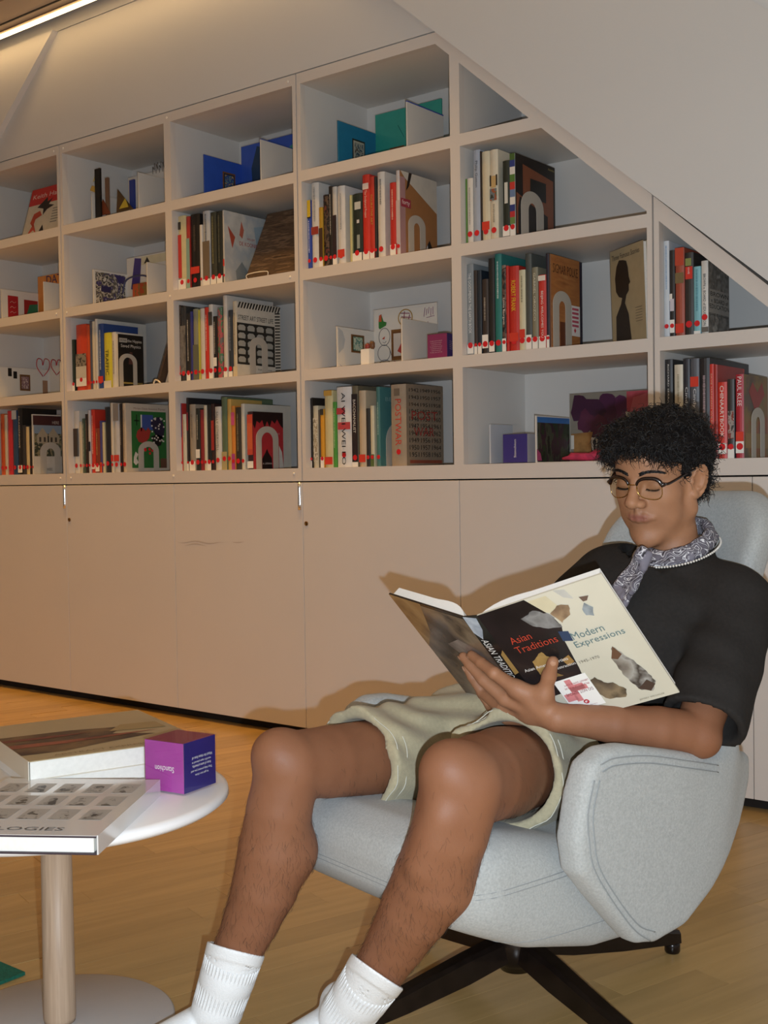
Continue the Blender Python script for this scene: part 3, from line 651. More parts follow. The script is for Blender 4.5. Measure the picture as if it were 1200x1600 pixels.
shelf_books(3, 4, Z33, [
 (108, 144, 925, 'c23a34', 'book with blue top and red bottom', dict(bands=[(.5, 1, '3d477e')], lab=(0, .1), dep=.2)),
 (150, 198, 1005, 'd6d2be', 'short cream paperback', dict(line=(.5, .9, 'a5a08c'), dot=0, dep=.13)),
 (202, 217, 880, '2a2628', 'tall dark album', dict(bands=[(.55, .8, '8a2f38')], lab=(0, .1), dep=.25)),
 (220, 266, 930, 'a59a8a', 'grey beige hardback', dict(line=(.5, .85, '7f7567'), lab=(0, .14), dep=.16)),
 (270, 302, 960, '2c302c', 'black book with white label', dict(lab=(.2, .34), line=(.5, .9, 'b9b6ac'), dep=.15)),
 (305, 330, 970, '8e2c30', 'dark red paperback', dict(dep=.14)),
 (333, 354, 937, 'd7d0bb', 'slim cream book', dict(dep=.15)),
 (357, 386, 932, '232323', 'black paperback', dict(lab=(.0, .12), dep=.15)),
 (389, 411, 926, '3b2525', 'black and red book', dict(bands=[(.3, .75, 'a83530')], dep=.15)),
 (414, 460, 947, 'd9d6ce', 'white hardback with grey capitals', dict(txt=('SALLY OTHERWELL', .3, .92, '75716a', .36), dz=.04, dep=.16)),
 (465, 506, 875, '5f7358', 'tall green spined art book', dict(bands=[(.0, .25, 'b5a878')], dep=.27, dz=.045)),
 (510, 538, 890, 'c9a75c', 'tan yellow book', dict(dep=.18, dz=.045)),
 (541, 567, 942, 'd98a3a', 'orange and pink book', dict(bands=[(0, .25, 'b8488c'), (.7, .9, 'd0588a')], dep=.15)),
 (570, 612, 952, '3a352c', 'dark brown book', dict(line=(.3, .9, '8f866a'), dep=.15)),
 (615, 640, 925, 'd2d0c4', 'tall pale grey book', dict(dep=.27)),
 (660, 706, 985, '3a2126', 'red and black painted cover book', dict(patch=[(.05, .95, .25, .95, 'c8503c'), (.05, .9, .35, .8, 'd2663f')], lab=(.02, .14), cov=930, dot=0)),
])
def b34():
    o, t, d, h = BOOKS[(3, 4, 16)]
    coverquad(o, t, d, h, 0, 1, 0, 1, 'b53038'); coverpoly(o, t, d, h, [(0, 1), (0, .78), (.06, .7), (.12, .84), (.22, .8), (.3, .86), (.38, .72), (.46, .84), (.55, .74), (.62, .86), (.72, .8), (.8, .88), (.9, .78), (1, .72), (1, 1)], '241416', 2)
    coverpoly(o, t, d, h, [(.28, 0), (.28, .18), (.4, .3), (.45, .36), (.5, .28), (.6, .2), (.62, 0)], '1f1215', 2); coverpoly(o, t, d, h, [(.85, .0), (.85, .42), (.95, .3), (1, .0)], 'cfcfc9', 2)
    covertext(o, t, d, h, 'POPULIST', .75, .62, .26, .035, 'd8a8a4'); covertext(o, t, d, h, 'A. LIFEMAN', .45, .1, .3, .03, 'cfc4c0')
b34(); bookend(3, 4, 16, .08, .82, .17, 'beige arched bookend against the red and black painted book', .24)
Z23 = (0, 480, 4.286)
shelf_books(2, 3, Z23, [
 (470, 499, 217, '25332b', 'dark green paperback', dict(lab=(.0, .16), dep=.14)),
 (508, 578, 115, 'd0482a', 'thick orange hardback with photo strip', dict(bands=[(.37, .56, art('sp_ph', ['5a5248', '918878', '39342f'], 40)), (.19, .37, 'cfcabd')], dz=.05, lab=(.07, .19), dep=.16)),
 (581, 600, 120, 'd0532c', 'thin orange book', dict(dep=.14)),
 (603, 615, 92, '565a68', 'thin grey blue book', dict(dep=.17)),
 (617, 634, 94, 'd6cdb8', 'thin cream book', dict(dep=.18)),
 (637, 652, 78, 'd8d5cc', 'tall white thin book', dict(dep=.28)),
 (655, 690, 110, '2f4a86', 'blue paperback with white title', dict(line=(.3, .9, 'c9d2e4'), moma=.1, dep=.2)),
 (694, 744, 170, 'd9cf3e', 'yellow book with black capitals', dict(txt=('TRAFFIC', .24, .7, '242218', .4), bands=[(0, .14, 'e0dcd0')], dot=0, dep=.16)),
 (747, 776, 166, 'dcd7cc', 'white physics paperback', dict(line=(.25, .85, '8a857a'), dot=0, dep=.15)),
 (779, 792, 178, 'd8d3c8', 'black covered physics book', dict(cov=958, dot=0, hard=False)),
])
def b23():
    o, t, d, h = BOOKS[(2, 3, 10)]
    coverquad(o, t, d, h, 0, 1, 0, 1, '211e1c'); coverquad(o, t, d, h, .05, .36, .85, .93, 'b8b4aa', 2); covertext(o, t, d, h, 'HOW', .2, .89, .24, .045, '211e1c', 3)
    covertext(o, t, d, h, 'the Hippies', .65, .88, .56, .07, 'e8e4da'); covertext(o, t, d, h, 'Saved Physics', .5, .78, .78, .075, 'e8e4da')
    coverquad(o, t, d, h, .05, .95, .08, .11, '9c8a4a', 2); coverpoly(o, t, d, h, [(.4, .45), (.6, .45), (.55, .68), (.45, .68)], '5a3a34', 2)
b23(); bookend(2, 3, 10, .02, .72, .15, 'beige arched bookend against the black physics book', .22)
shelf_books(2, 4, Z23, [
 (456, 528, 697, 'dcd8cf', 'thick white hardback with brown photo', dict(patch=[(0, .72, .27, .72, '3e3026'), (.72, 1, .27, .72, '4d5560')], dep=.17)),
 (531, 548, 765, 'd3c8b0', 'thin cream paperback', dict(dep=.13)),
 (551, 568, 745, '4a5b4c', 'thin green and white book', dict(line=(.1, .9, 'c9d3c6'), dep=.13)),
 (571, 588, 716, '33261f', 'thin dark brown book', dict(line=(.4, .9, '9a8a76'), dep=.15)),
 (591, 606, 690, 'cfcdd2', 'thin white and black book', dict(bands=[(.35, .5, '26222a')], dep=.15)),
 (609, 634, 685, 'd23c2b', 'bright red book', dict(line=(.3, .9, 'efc9bb'), lab=(.06, .14), dep=.17)),
 (637, 665, 810, '8a3f28', 'rust brown paperback', dict(line=(.4, .9, 'cf9a5a'), lab=(.03, .17), dep=.12)),
 (668, 683, 760, '4d4a86', 'thin violet and white book', dict(bands=[(0, .2, 'd2582c')], dep=.13)),
 (685, 700, 770, 'cfc8a6', 'thin cream book', dict(dep=.13)),
 (703, 737, 672, '262a30', 'black blue book', dict(dep=.2, dz=.04)),
 (741, 758, 640, 'd6cfc0', 'tall cream book', dict(dep=.2, moma=.16)),
 (760, 797, 645, 'c8c9cc', 'tall silver white book', dict(bands=[(.75, 1, '9a9186')], moma=.16, dep=.2)),
 (800, 818, 645, '2a2422', 'tall dark brown book', dict(line=(.4, .9, '9a9084'), dep=.22)),
 (820, 846, 642, 'cfbfa8', 'cream book with green still life cover', dict(line=(.2, .9, 'a3937c'), cov=1128)),
])
def b24():
    o, t, d, h = BOOKS[(2, 4, 14)]
    coverquad(o, t, d, h, 0, 1, 0, 1, 'cdc4b5'); covertext(o, t, d, h, 'Miriam Davis Inventor Painter', .55, .93, .75, .03, '8a6a5c')
    coverquad(o, t, d, h, .12, .93, .06, .89, '2f7038', 2); coverquad(o, t, d, h, .33, .62, .62, .84, '4058a0', 3); coverquad(o, t, d, h, .33, .36, .6, .84, 'dcdcd6', 4)
    coverpoly(o, t, d, h, [(.25, .6), (.35, .66), (.45, .6), (.5, .66), (.56, .6), (.52, .5), (.42, .42), (.28, .44), (.22, .52)], 'a83a34', 4)
    rr = random.Random(5)
    coverpoly(o, t, d, h, [(.62, .62), (.7, .5), (.85, .5), (.9, .66), (.8, .82), (.64, .8), (.56, .72)], '2a2540', 4)
    for i in range(26):
        a, b = .57+.3*rr.random(), .4+.4*rr.random(); coverquad(o, t, d, h, a, a+.035, b, b+.022, 'e6e0d6', 5, 'cover_speck')
    coverpoly(o, t, d, h, [(.56, .52), (.66, .36), (.8, .4), (.85, .52), (.7, .56)], '1c1a1c', 4); coverpoly(o, t, d, h, [(.16, .22), (.2, .3), (.26, .26), (.22, .2), (.27, .14), (.2, .1), (.15, .14)], 'dcd8d0', 4)
    coverquad(o, t, d, h, .78, .93, .06, .2, '6a4a3a', 3); coverquad(o, t, d, h, .18, .3, .74, .76, '1f2b22', 3); coverquad(o, t, d, h, .23, .25, .68, .84, '1f2b22', 3)
b24()
def paper_tag():
    o, t, d, h = BOOKS[(2, 4, 14)]
    e = bookend(2, 4, 14, .26, .74, .135, 'beige arched bookend with red stickers against the green still life book', .26)
    for (a, b, r) in [(-.02, .098, .008), (.004, .1, .007), (.02, .094, .006), (0.006, .082, .006)]:
        s = link('dot_sticker', dot_mesh(), None, e); s.rotation_euler = (0, 0, math.pi/2); s.location = (.0022, a, b); s.scale = (r, 1, r)
paper_tag()
shelf_books(1, 4, Z23, [
 (2, 27, 715, 'c85a2c', 'orange red book at the picture edge', dict(line=(.2, .85, 'b8302a'), dep=.17)),
 (30, 47, 720, 'cfc4ac', 'beige paperback', dict(dep=.15)),
 (49, 79, 695, 'c9333a', 'crimson hardback', dict(dep=.17)),
 (82, 114, 690, '2f4a6a', 'dark blue book with pale top', dict(bands=[(.86, 1, 'c3c8c6')], dep=.17)),
 (117, 147, 676, '26221f', 'black hardback with white capitals', dict(txt=('BRASSENHOVE', .4, .88, 'd6cfbc', .3), lab=(.03, .14), dep=.2)),
 (150, 171, 790, '3f3b38', 'dark grey paperback', dict(dep=.13)),
 (173, 194, 800, 'd3bf8e', 'tan paperback', dict(dep=.13)),
 (196, 209, 795, '2c2623', 'thin black book', dict(dep=.13)),
 (212, 224, 716, 'd4cfc4', 'timber houses photo book', dict(cov=408, dot=1, hard=False)),
])
def b14():
    o, t, d, h = BOOKS[(1, 4, 9)]
    coverquad(o, t, d, h, 0, 1, 0, 1, 'cfcac0'); coverquad(o, t, d, h, 0, 1, .82, .98, '4a2a2a', 2); covertext(o, t, d, h, 'HERE', .8, .87, .24, .05, 'cfc4b8')
    coverquad(o, t, d, h, 0.03, 1, .3, .82, art('cov_house', ['5a5a48', '8f8668', '3f4436', 'a59a7c', '6d6650'], 26), 2); coverquad(o, t, d, h, .03, 1, .68, .82, '8fa0b0', 3)
    for a in (.12, .5): coverpoly(o, t, d, h, [(a, .52), (a, .64), (a+.2, .78), (a+.42, .64), (a+.42, .52)], 'b3a58c', 4); 
    for a in (.2, .36, .6, .76): coverquad(o, t, d, h, a, a+.07, .54, .62, '4a4038', 5, 'cover_window')
    covertext(o, t, d, h, 'SIM TOWERS', .45, .08, .4, .05, '4a463f')
b14(); bookend(1, 4, 9, .22, .95, .15, 'beige arched bookend in front of the timber houses book', .3)
# ================================================================== SHELF DISPLAYS
def px(z, a, b): return z[0]+a/z[2], z[1]+b/z[2]
class Diorama:
    """open-fronted model room of card: left wall, taller back wall, right wall, floor"""
    def __init__(s, row, zoom, xl, tl, xc, xr, tr, tb, label, cl, cb, cr, yf=.05, rowdy=None, th=.005, xbr=None):
        z0 = ROWZ[row]+.0004; s.z0 = z0
        x, y = px(zoom, xl, tl); q = ony(x, y, yf); s.X0 = q[0]; s.hl = q[2]-z0
        x, y = px(zoom, xr, tr); q = ony(x, y, yf); s.X1 = q[0]; s.hr = q[2]-z0
        x, y = px(zoom, xc, tl+30); s.yb = min(onx(x, y, s.X0)[1], DEP-.02); s.yf = yf
        x, y = px(zoom, xc+10, tb); s.hb = ony(x, y, s.yb)[2]-z0
        s.X1b = s.X1 if xbr is None else ony(*px(zoom, xbr, tb-20), s.yb)[0]
        lim = (math.floor((s.X0+.02)/P)+1)*P-HB-.008; s.X1b = min(s.X1b, lim); s.X1 = min(s.X1, lim)
        s.e = empty('display_model', ((s.X0+s.X1)/2, yf, z0)); s.ox = (s.X0+s.X1)/2; tag(s.e, label, 'diorama', 'card model rooms on the shelves')
        ox = s.ox
        s.left = box('left_wall', s.X0-ox-th, s.X0-ox, 0, s.yb-yf, 0, s.hl, cl, s.e)
        s.back = box('back_wall', s.X0-ox, s.X1b-ox, s.yb-yf, s.yb-yf+th, 0, s.hb, cb, s.e)
        s.right = box('right_wall', s.X1-ox, s.X1-ox+th, 0, s.yb-yf, 0, s.hr, cr, s.e)
        box('base_sheet', s.X0-ox, s.X1-ox, 0, s.yb-yf, 0, .002, mat('card', 'e4e2dc', .7), s.e)
    def L(s, pts, m, k=1, name='picture'):
        d = s.yb-s.yf; return pydata(name, [(s.X0-s.ox+.0006*k, a*d, b*s.hl) for a, b in pts], [tuple(range(len(pts)))], m if not isinstance(m, str) else hexmat(m), s.left)
    def B(s, pts, m, k=1, name='picture'):
        w = s.X1b-s.X0; return pydata(name, [(s.X0-s.ox+a*w, s.yb-s.yf-.0006*k, b*s.hb) for a, b in pts], [tuple(range(len(pts)))], m if not isinstance(m, str) else hexmat(m), s.back)
    def P(s, name, a0, a1, d0, d1, z0, z1, m):
        w = s.X1-s.X0; d = s.yb-s.yf
        return box(name, s.X0-s.ox+a0*w, s.X0-s.ox+a1*w, d0*d, d1*d, z0, z1, m if not isinstance(m, str) else hexmat(m), s.e)
    def tubeL(s, pts, c, r=.0012):
        d = s.yb-s.yf; tube('drawn_line', [(s.X0-s.ox+.001, a*d, b*s.hl) for a, b in pts], r, hexmat(c), s.left, 5)
    def tubeB(s, pts, c, r=.0012, closed=False):
        w = s.X1b-s.X0; tube('drawn_line', [(s.X0-s.ox+a*w, s.yb-s.yf-.001, b*s.hb) for a, b in pts], r, hexmat(c), s.back, 5, closed)
def R4(a0, a1, b0, b1): return [(a0, b0), (a1, b0), (a1, b1), (a0, b1)]
def framed(fn, a0, a1, b0, b1, c1, c2, m):
    fn(R4(a0, a1, b0, b1), c1, 1, 'picture_frame'); da, db = (a1-a0)*.16, (b1-b0)*.13
    fn(R4(a0+da*.5, a1-da*.5, b0+db*.5, b1-db*.5), c2, 2, 'picture_frame'); fn(R4(a0+da, a1-da, b0+db, b1-db), m, 3)
CARD = mat('card_white', 'dddad3', .7); GOLD = mat('gilt_print', '7d5426', .45, noise=.25, nscale=90)
ZA = (460, 430, 4.444)
D = Diorama(3, ZA, 297, 355, 553, 740, 300, 242, 'white card model room with a crayon snowman drawing', CARD, CARD, CARD, xbr=990)
framed(D.L, .36, .72, .42, .86, GOLD, '4a3a1c', art('snow_fr', ['7fa88e', 'b8c4b0', '5d8a80'], 60))
D.L([(.02, .98), (.14, .9), (.2, .7), (.16, .5), (.03, .36)], 'b9bec2'); D.L([(.55, .02), (.62, .16), (.75, .25), (.88, .2), (.95, .02)], '7f8a8c')
D.tubeL(spline([(.05, .1), (.15, .03), (.3, .06), (.45, .01), (.5, .05)], 14), '8b8aa0', .0008)
circ = lambda cx, cy, rx, ry, n=22: [(cx+rx*math.cos(2*math.pi*i/n), cy+ry*math.sin(2*math.pi*i/n)) for i in range(n)]
D.tubeB(circ(.17, .55, .09, .14), '4a4a52', .0010, True); D.tubeB(circ(.16, .29, .10, .13), '4a4a52', .0010, True); D.tubeB(circ(.17, .06, .11, .12), '4a4a52', .0010, True)
D.B([(.08, .70), (.1, .68), (.2, .73), (.21, .78), (.16, .8), (.13, .9), (.09, .88), (.08, .8)], '2f7a34', 2); D.B([(.08, .8), (.13, .8), (.13, .92), (.09, .9)], 'c0522f', 3)
D.B([(.13, .52), (.18, .56), (.17, .51)], 'b8452f', 2); D.tubeB([(.14, .47), (.17, .45), (.2, .48)], '4a4a52', .0007); D.tubeB([(.25, .36), (.3, .18), (.29, .3)], '6a4a42', .0009)
framed(D.B, .28, .52, .16, .65, GOLD, '6b4420', 'cfc7bf'); D.B([(.38, .3), (.44, .26), (.5, .34), (.44, .42)], 'b33a34', 4)
D.tubeB(circ(.51, .82, .11, .13), 'a8843a', .0022, True)
for (a, b) in [((.43, .9), (.58, .88)), ((.45, .84), (.6, .81)), ((.47, .78), (.56, .74)), ((.5, .92), (.48, .74)), ((.58, .86), (.55, .74))]: D.tubeB([a, b], '8a2f52', .0016)
for i in range(5): D.tubeB([(.82+.03*i, .94-.02*(i % 2)), (.80+.035*i, .8+.02*(i % 3))], '8a3a72', .0010)
D.tubeB([(.84, .78), (.96, .8)], '8a3a72', .0009); D.tubeB([(.86, .72), (.87, .66), (.9, .67)], '8a3a72', .0009)
lettering('Dan', (D.X0-D.ox+.38*(D.X1b-D.X0), D.yb-D.yf-.002, .1*D.hb), (1, 0, 0), (0, 0, 1), .035, .022, hexmat('c0564a'), D.back)
b_ = D.P('white_plinth', .36, .49, .02, .16, .002, .062, MAT_WHITE)
def blob(name, parent, c, r, m, seed=0, amp=.25):
    bm = bmesh.new(); bmesh.ops.create_icosphere(bm, subdivisions=2, radius=1); rr = random.Random(seed)
    for v in bm.verts:
        k = 1+amp*(rr.random()-.5); v.co = Vector((c[0]+v.co.x*r[0]*k, c[1]+v.co.y*r[1]*k, c[2]+v.co.z*r[2]*k))
    me = bpy.data.meshes.new(name); bm.to_mesh(me); bm.free(); me.polygons.foreach_set('use_smooth', [True]*len(me.polygons)); return link(name, me, m, parent)
w = D.X1-D.X0; blob('clay_fruit', D.e, (D.X0-D.ox+.40*w, .03, .074), (.011, .010, .012), hexmat('8a3a3a'), 1); blob('clay_fruit', D.e, (D.X0-D.ox+.47*w, .032, .077), (.011, .010, .015), hexmat('6a4a34'), 2)
# blue model room (third bay, top)
ZB3 = (0, 0, 2.5)
D = Diorama(1, ZB3, 797, 603, 943, 1015, 545, 572, 'bright blue card model room with a small gilt framed picture', hexmat('3157b8'), hexmat('2f55b5'), CARD, xbr=1170)
framed(D.L, .48, .82, .2, .72, GOLD, '2a2a3a', art('blue_fr', ['6a8f8a', '34508a', 'b39a5a'], 70)); D.B([(.2, .2), (.36, .1), (.42, .5), (.38, .9), (.28, .95), (.18, .6)], '1c3a58', 2); D.B([(.7, .72), (.8, .68), (.95, .78), (.9, .84)], '2f8a8a', 2)
box('top_edge', D.X1-D.ox, D.X1-D.ox+.0055, 0, D.yb-D.yf, D.hr, D.hr+.003, hexmat('2c4fae'), D.right); box('front_strip', D.X0-D.ox, D.X1-D.ox, .0, .004, .002, .006, hexmat('7a2a4a'), D.e)
# teal model room (fourth bay, top)
ZB4 = (440, 0, 2.4)
D = Diorama(1, ZB4, 212, 452, 352, 466, 382, 430, 'blue and teal card model room below the slope', hexmat('23769e'), hexmat('2a9488'), CARD, xbr=600)
framed(D.L, .36, .7, .12, .72, '2c2620', 'b5b0a0', art('teal_fr', ['3a4a58', '9a9a90', '5a4a42'], 70)); framed(D.B, .22, .44, .06, .42, GOLD, '5a3a20', '3560c0')
D.tubeB([(.35, .75), (.44, .55)], '1d6a66', .0009); D.B(R4(.3, .42, 0.0, .08), 'dcdcd6', 5); box('top_edge', D.X1-D.ox, D.X1-D.ox+.0055, 0, D.yb-D.yf, D.hr, D.hr+.004, hexmat('3c55b0'), D.right)
w = D.X1-D.X0; blob('red_pompom', D.e, (D.X0-D.ox+.46*w, .05, .014), (.014, .012, .012), hexmat('8a2038'), 4, .4); box('front_strip', D.X0-D.ox, D.X1-D.ox, .0, .004, .002, .006, hexmat('8a2a3a'), D.e)
D.P('white_block', .78, .98, .05, .3, .002, .02, MAT_WHITE)
# white model room with coloured strips (second bay, top)
ZB2 = (0, 230, 4.286)
D = Diorama(1, ZB2, 614, 305, 860, 922, 170, 205, 'white card model room crowded with black, blue and gold paper strips', CARD, CARD, CARD, xbr=1130)
w = D.X1-D.X0; dd = D.yb-D.yf
D.P('black_strip', .03, .15, .05, .09, .002, .235, MAT_BLACK); D.P('brown_strip', .2, .27, .12, .16, .002, .19, '7d604c'); D.P('blue_strip', .66, .76, .2, .24, .002, .16, '2b3f8f')
def shard(name, parent, pts, m, th=.003):
    return prism(name, [(a, b) for a, b, c in pts], pts[0][2], pts[0][2]+th, lambda a, b, d: (a, d, b), m if not isinstance(m, str) else hexmat(m), parent)
X = D.X0-D.ox
shard('gold_flag', D.e, [(X-.05, .155, .03), (X-.012, .14, .03), (X-.01, .165, .03), (X-.035, .175, .03)], 'c9a54a'); shard('gold_flag', D.e, [(X-.015, .185, .02), (X+.015, .21, .02), (X+.005, .225, .02)], 'cfc07a')
shard('cream_cone', D.e, [(X+.02, .07, .02), (X+.035, .12, .02), (X+.005, .12, .02)], 'd9cf9a'); shard('rust_triangle', D.e, [(X+.02, .03, .02), (X+.1, .03, .02), (X+.05, .1, .02)], '7a3f26')
shard('brown_triangle', D.e, [(X+.13, .03, .03), (X+.24, .03, .03), (X+.14, .13, .03)], '5a4426'); shard('yellow_block', D.e, [(X+.16, .04, .02), (X+.22, .04, .02), (X+.2, .08, .02)], 'c9b03a')
shard('orange_chip', D.e, [(X+.03, .004, .012), (X+.07, .004, .012), (X+.05, .02, .012)], 'd8704a')
D.tubeB(spline([(.5, .6), (.56, .58), (.6, .66), (.7, .55)], 12), '7a7a7a', .0009)
for i, a in enumerate((.62, .7, .78, .86)): tube('twig', spline([(D.X0-D.ox+a*(D.X1b-D.X0), dd, D.hb-.01), (D.X0-D.ox+(a+.02)*(D.X1b-D.X0), dd-.004, D.hb+.02+.01*(i % 2)), (D.X0-D.ox+(a+.05)*(D.X1b-D.X0), dd-.003, D.hb+.005), (D.X0-D.ox+(a+.06)*(D.X1b-D.X0), dd-.004, D.hb+.035)], 10), .0013, hexmat('4a3a30'), D.e, 5)
# collage model room (second bay, second shelf)
D = Diorama(2, ZB2, 624, 817, 850, 980, 770, 745, 'white card model room with black and violet newspaper collage', CARD, CARD, CARD, xbr=1130)
D.L(R4(.06, .94, .05, .95), art('collage', ['d8d4cb', '2b2925', 'c4beb2', '6a6458', '40386e', 'd9d6ce'], 38, (1, 1, 1)), 1)
D.L(R4(.22, .5, .42, .58), '2f2a55', 2); D.L([(.6, .95), (.95, .92), (.92, .7), (.75, .74)], '3a3268', 2)
D.B([(.1, .4), (.3, .3), (.36, .95), (.2, .98)], '45357e', 2); D.B(R4(.36, .95, .82, .98), 'd8d0b0', 2); D.B([(.42, .84), (.5, .96), (.56, .86)], '24211f', 3)
D.P('brown_panel', .55, .97, .3, .34, .002, .08, art('brownp', ['8a3a22', '6b5a30', 'a04a2a'], 20)); w = D.X1-D.X0
tube('blue_loop', spline([(D.X0-D.ox+.45*w, .03, .04), (D.X0-D.ox+.5*w, .04, .1), (D.X0-D.ox+.75*w, .05, .11), (D.X0-D.ox+.95*w, .05, .085)], 16), .004, hexmat('2f3a66'), D.e, 6)
# orange and green model room (first bay, second shelf)
D = Diorama(2, ZB2, 10, 948, 255, 288, 900, 868, 'white card model room with red and green paintings and orange wall', CARD, hexmat('d98a3c'), CARD, xbr=420)
D.L(R4(.16, .44, .05, .82), 'a8242c', 1); D.L(R4(.6, .98, .05, .75), '9a2a2c', 1); D.L([(.62, .1), (.75, .6), (.98, .65), (.98, .1)], '2f7a58', 2); D.L([(.78, .1), (.85, .35), (.98, .4), (.98, .1)], 'd8743a', 3)
for i in range(3): D.tubeL([(.22, .6-.16*i), (.27, .65-.16*i), (.32, .6-.16*i), (.38, .64-.16*i)], 'e0c9c4', .0008)
lettering('DAT', (D.X0-D.ox+.66*(D.X1b-D.X0), D.yb-D.yf-.002, .9*D.hb), (1, 0, 0), (0, 0, 1), .12, .04, hexmat('3a2a5a'), D.back)
# white model room with red wire hearts (first bay, third shelf)
D = Diorama(3, Z23, -20, 395, 330, 400, 370, 395, 'white card model room with small framed picture and red wire hearts', CARD, CARD, CARD, xbr=440)
D.L(R4(.2, .27, .72, .97), MAT_BLACK); D.L(R4(.3, .37, .66, .88), MAT_BLACK); framed(D.L, .42, .62, .3, .8, GOLD, '6a4a3a', art('pinkfr', ['b8a098', '8a6a72', 'c9b8ae'], 70)); D.L(R4(.86, .96, .2, .66), 'a07a5c')
for q, (aa, s_) in enumerate(((.0, 1.0), (.11, .85))):
    hp = [(0, 0), (-.035, .045), (-.03, .085), (-.005, .082), (0, .055), (.012, .088), (.038, .08), (.036, .04), (.006, .004)]
    d = D.yb-D.yf
    tube('red_wire_heart', spline([(D.X0-D.ox+.006+aa, d*.86+s_*a, D.hl*.78+s_*b) for a, b in hp], 30), .0022, hexmat('b8202c'), D.e, 6)
# purple flower model room (fifth bay, bottom)
Z54 = (700, 540, 3.636)
D = Diorama(4, Z54, 502, 398, 693, 1010, 375, 276, 'card model room papered with purple flowers, gold vase and pink cloth', CARD, hexmat('8a8478'), CARD, xbr=1150)
D.L(R4(.02, .98, .02, .86), art('garden', ['1d211c', '2c3a26', '3a2430', '454a3a', '1a1c1a'], 18, (1, 1, .5))); D.L(R4(.02, .98, .86, .98), '3d74b8'); D.L([(.0, .3), (.1, .2), (.14, .05), (0, .05)], 'b04a78', 2)
rr = random.Random(11)
for (a, b, r) in [(.12, .8, .13), (.3, .72, .17), (.36, .5, .15), (.2, .58, .12), (.5, .6, .15), (.63, .8, .12), (.48, .86, .11), (.68, .66, .12)]:
    n = 12; r *= 1.4; D.B([(a+r*.62*(1+.25*rr.uniform(-1, 1))*math.cos(2*math.pi*i/n), min(.98, b+r*(1+.25*rr.uniform(-1, 1))*math.sin(2*math.pi*i/n))) for i in range(n)], ['4a1d42', '3b1636', '5a2450', '521f3c'][rr.randrange(4)], 2+rr.randrange(3)/3+rr.random()*.2, 'flower')
D.B(R4(.72, 1, .55, .99), 'c0505e', 6); D.B([(.74, .6), (.98, .75), (.97, .95), (.8, .9)], 'd2707a', 7)
D.B([(.02, .42), (.3, .44), (.27, .3), (.3, .14), (.06, .12), (.04, .28)], art('vase', ['8a6236', 'a87c48', '5f4326'], 14, soft=True), 8, 'vase'); D.B(R4(.02, .06, .2, .4), 'd8d2c8', 9)
D.B(R4(.28, .36, .14, .36), 'd8d4cc', 8); D.B([(.31, .15), (.33, .15), (.33, .24), (.345, .3), (.33, .33), (.31, .33), (.295, .3), (.31, .24)], '1f1c1e', 9, 'figure'); w = D.X1-D.X0
blob('pink_cloth', D.e, (D.X0-D.ox+.48*w, .04, .016), (.085, .03, .014), mat('pink_cloth', 'c23a5e', .8, noise=.3, nscale=40), 8, .5)
blob('pink_cloth', D.e, (D.X0-D.ox+.70*w, .06, .024), (.075, .04, .022), mat('pink_cloth', 'c23a5e', .8, noise=.3, nscale=40), 9, .5)

# acrylic cubes -----------------------------------------------------------------------------------------
def glass(key, col=(1, 1, 1), a=.86):
    m = bpy.data.materials.new(key); m.use_nodes = True; nt = m.node_tree; nt.nodes.remove(nt.nodes['Principled BSDF'])
    t = nt.nodes.new('ShaderNodeBsdfTransparent'); t.inputs[0].default_value = (*col, 1); g = nt.nodes.new('ShaderNodeBsdfGlossy'); g.inputs['Roughness'].default_value = .03
    mx = nt.nodes.new('ShaderNodeMixShader'); mx.inputs[0].default_value = .055
    nt.links.new(t.outputs[0], mx.inputs[1]); nt.links.new(g.outputs[0], mx.inputs[2]); nt.links.new(mx.outputs[0], nt.nodes['Material Output'].inputs[0]); return m
ACR = glass('acrylic')
def acrylic_cube(loc, rz, s, front, side, top, label, texts=()):
    e = empty('acrylic_cube', loc, rz); tag(e, label, 'cube'); h = s/2; i = h-.003
    box('clear_shell', -h, h, -h, h, 0, s, ACR, e, .0012, 1)
    card = box('printed_card', -i, i, -i, i, .003, s-.003, front, e)
    pydata('side_print', [(i+.0004, -i, .003), (i+.0004, i, .003), (i+.0004, i, s-.003), (i+.0004, -i, s-.003)], [(0, 1, 2, 3)], side, card)
    pydata('top_print', [(-i, -i, s-.0026), (i, -i, s-.0026), (i, i, s-.0026), (-i, i, s-.0026)], [(0, 1, 2, 3)], top, card)
    for (st, face, u, v, w, hh, flip) in texts:
        f = -1 if flip else 1
        if face == 'front': lettering(st, (u*i, -i-.0006, s/2+v*i), (f, 0, 0), (0, 0, f), w*s, hh*s, MAT_WHITE, card, 'card_lettering')
        else: lettering(st, (i+.0008, u*i, s/2+v*i), (0, f, 0), (0, 0, f), w*s, hh*s, MAT_WHITE, card, 'card_lettering')
    return e
MAG = hexmat('a8459c'); NAVY = hexmat('2c2470'); PURP = hexmat('3c3284'); PLUM = hexmat('8a2f62'); TOPM = hexmat('8a3048')
q = ony(*px(Z54, 310, 660), .06); q2 = ony(*px(Z54, 450, 660), .06); s = q2[0]-q[0]+.004
acrylic_cube(((q[0]+q2[0])/2, .06+s/2, ROWZ[4]+.0006), 0, s, PURP, mat('clear_side', 'b9b9c2', .2), PURP, 'clear acrylic cube with purple card on the empty bottom shelf', [])
lettering('Stanchion', ((q[0]+q2[0])/2, .0592+.0025, ROWZ[4]+s*.5), (0, 0, 1), (-1, 0, 0), s*.6, s*.09, MAT_WHITE, None, 'card_lettering')
lt_ = bpy.data.objects['card_lettering'] if 'card_lettering' in bpy.data.objects else None
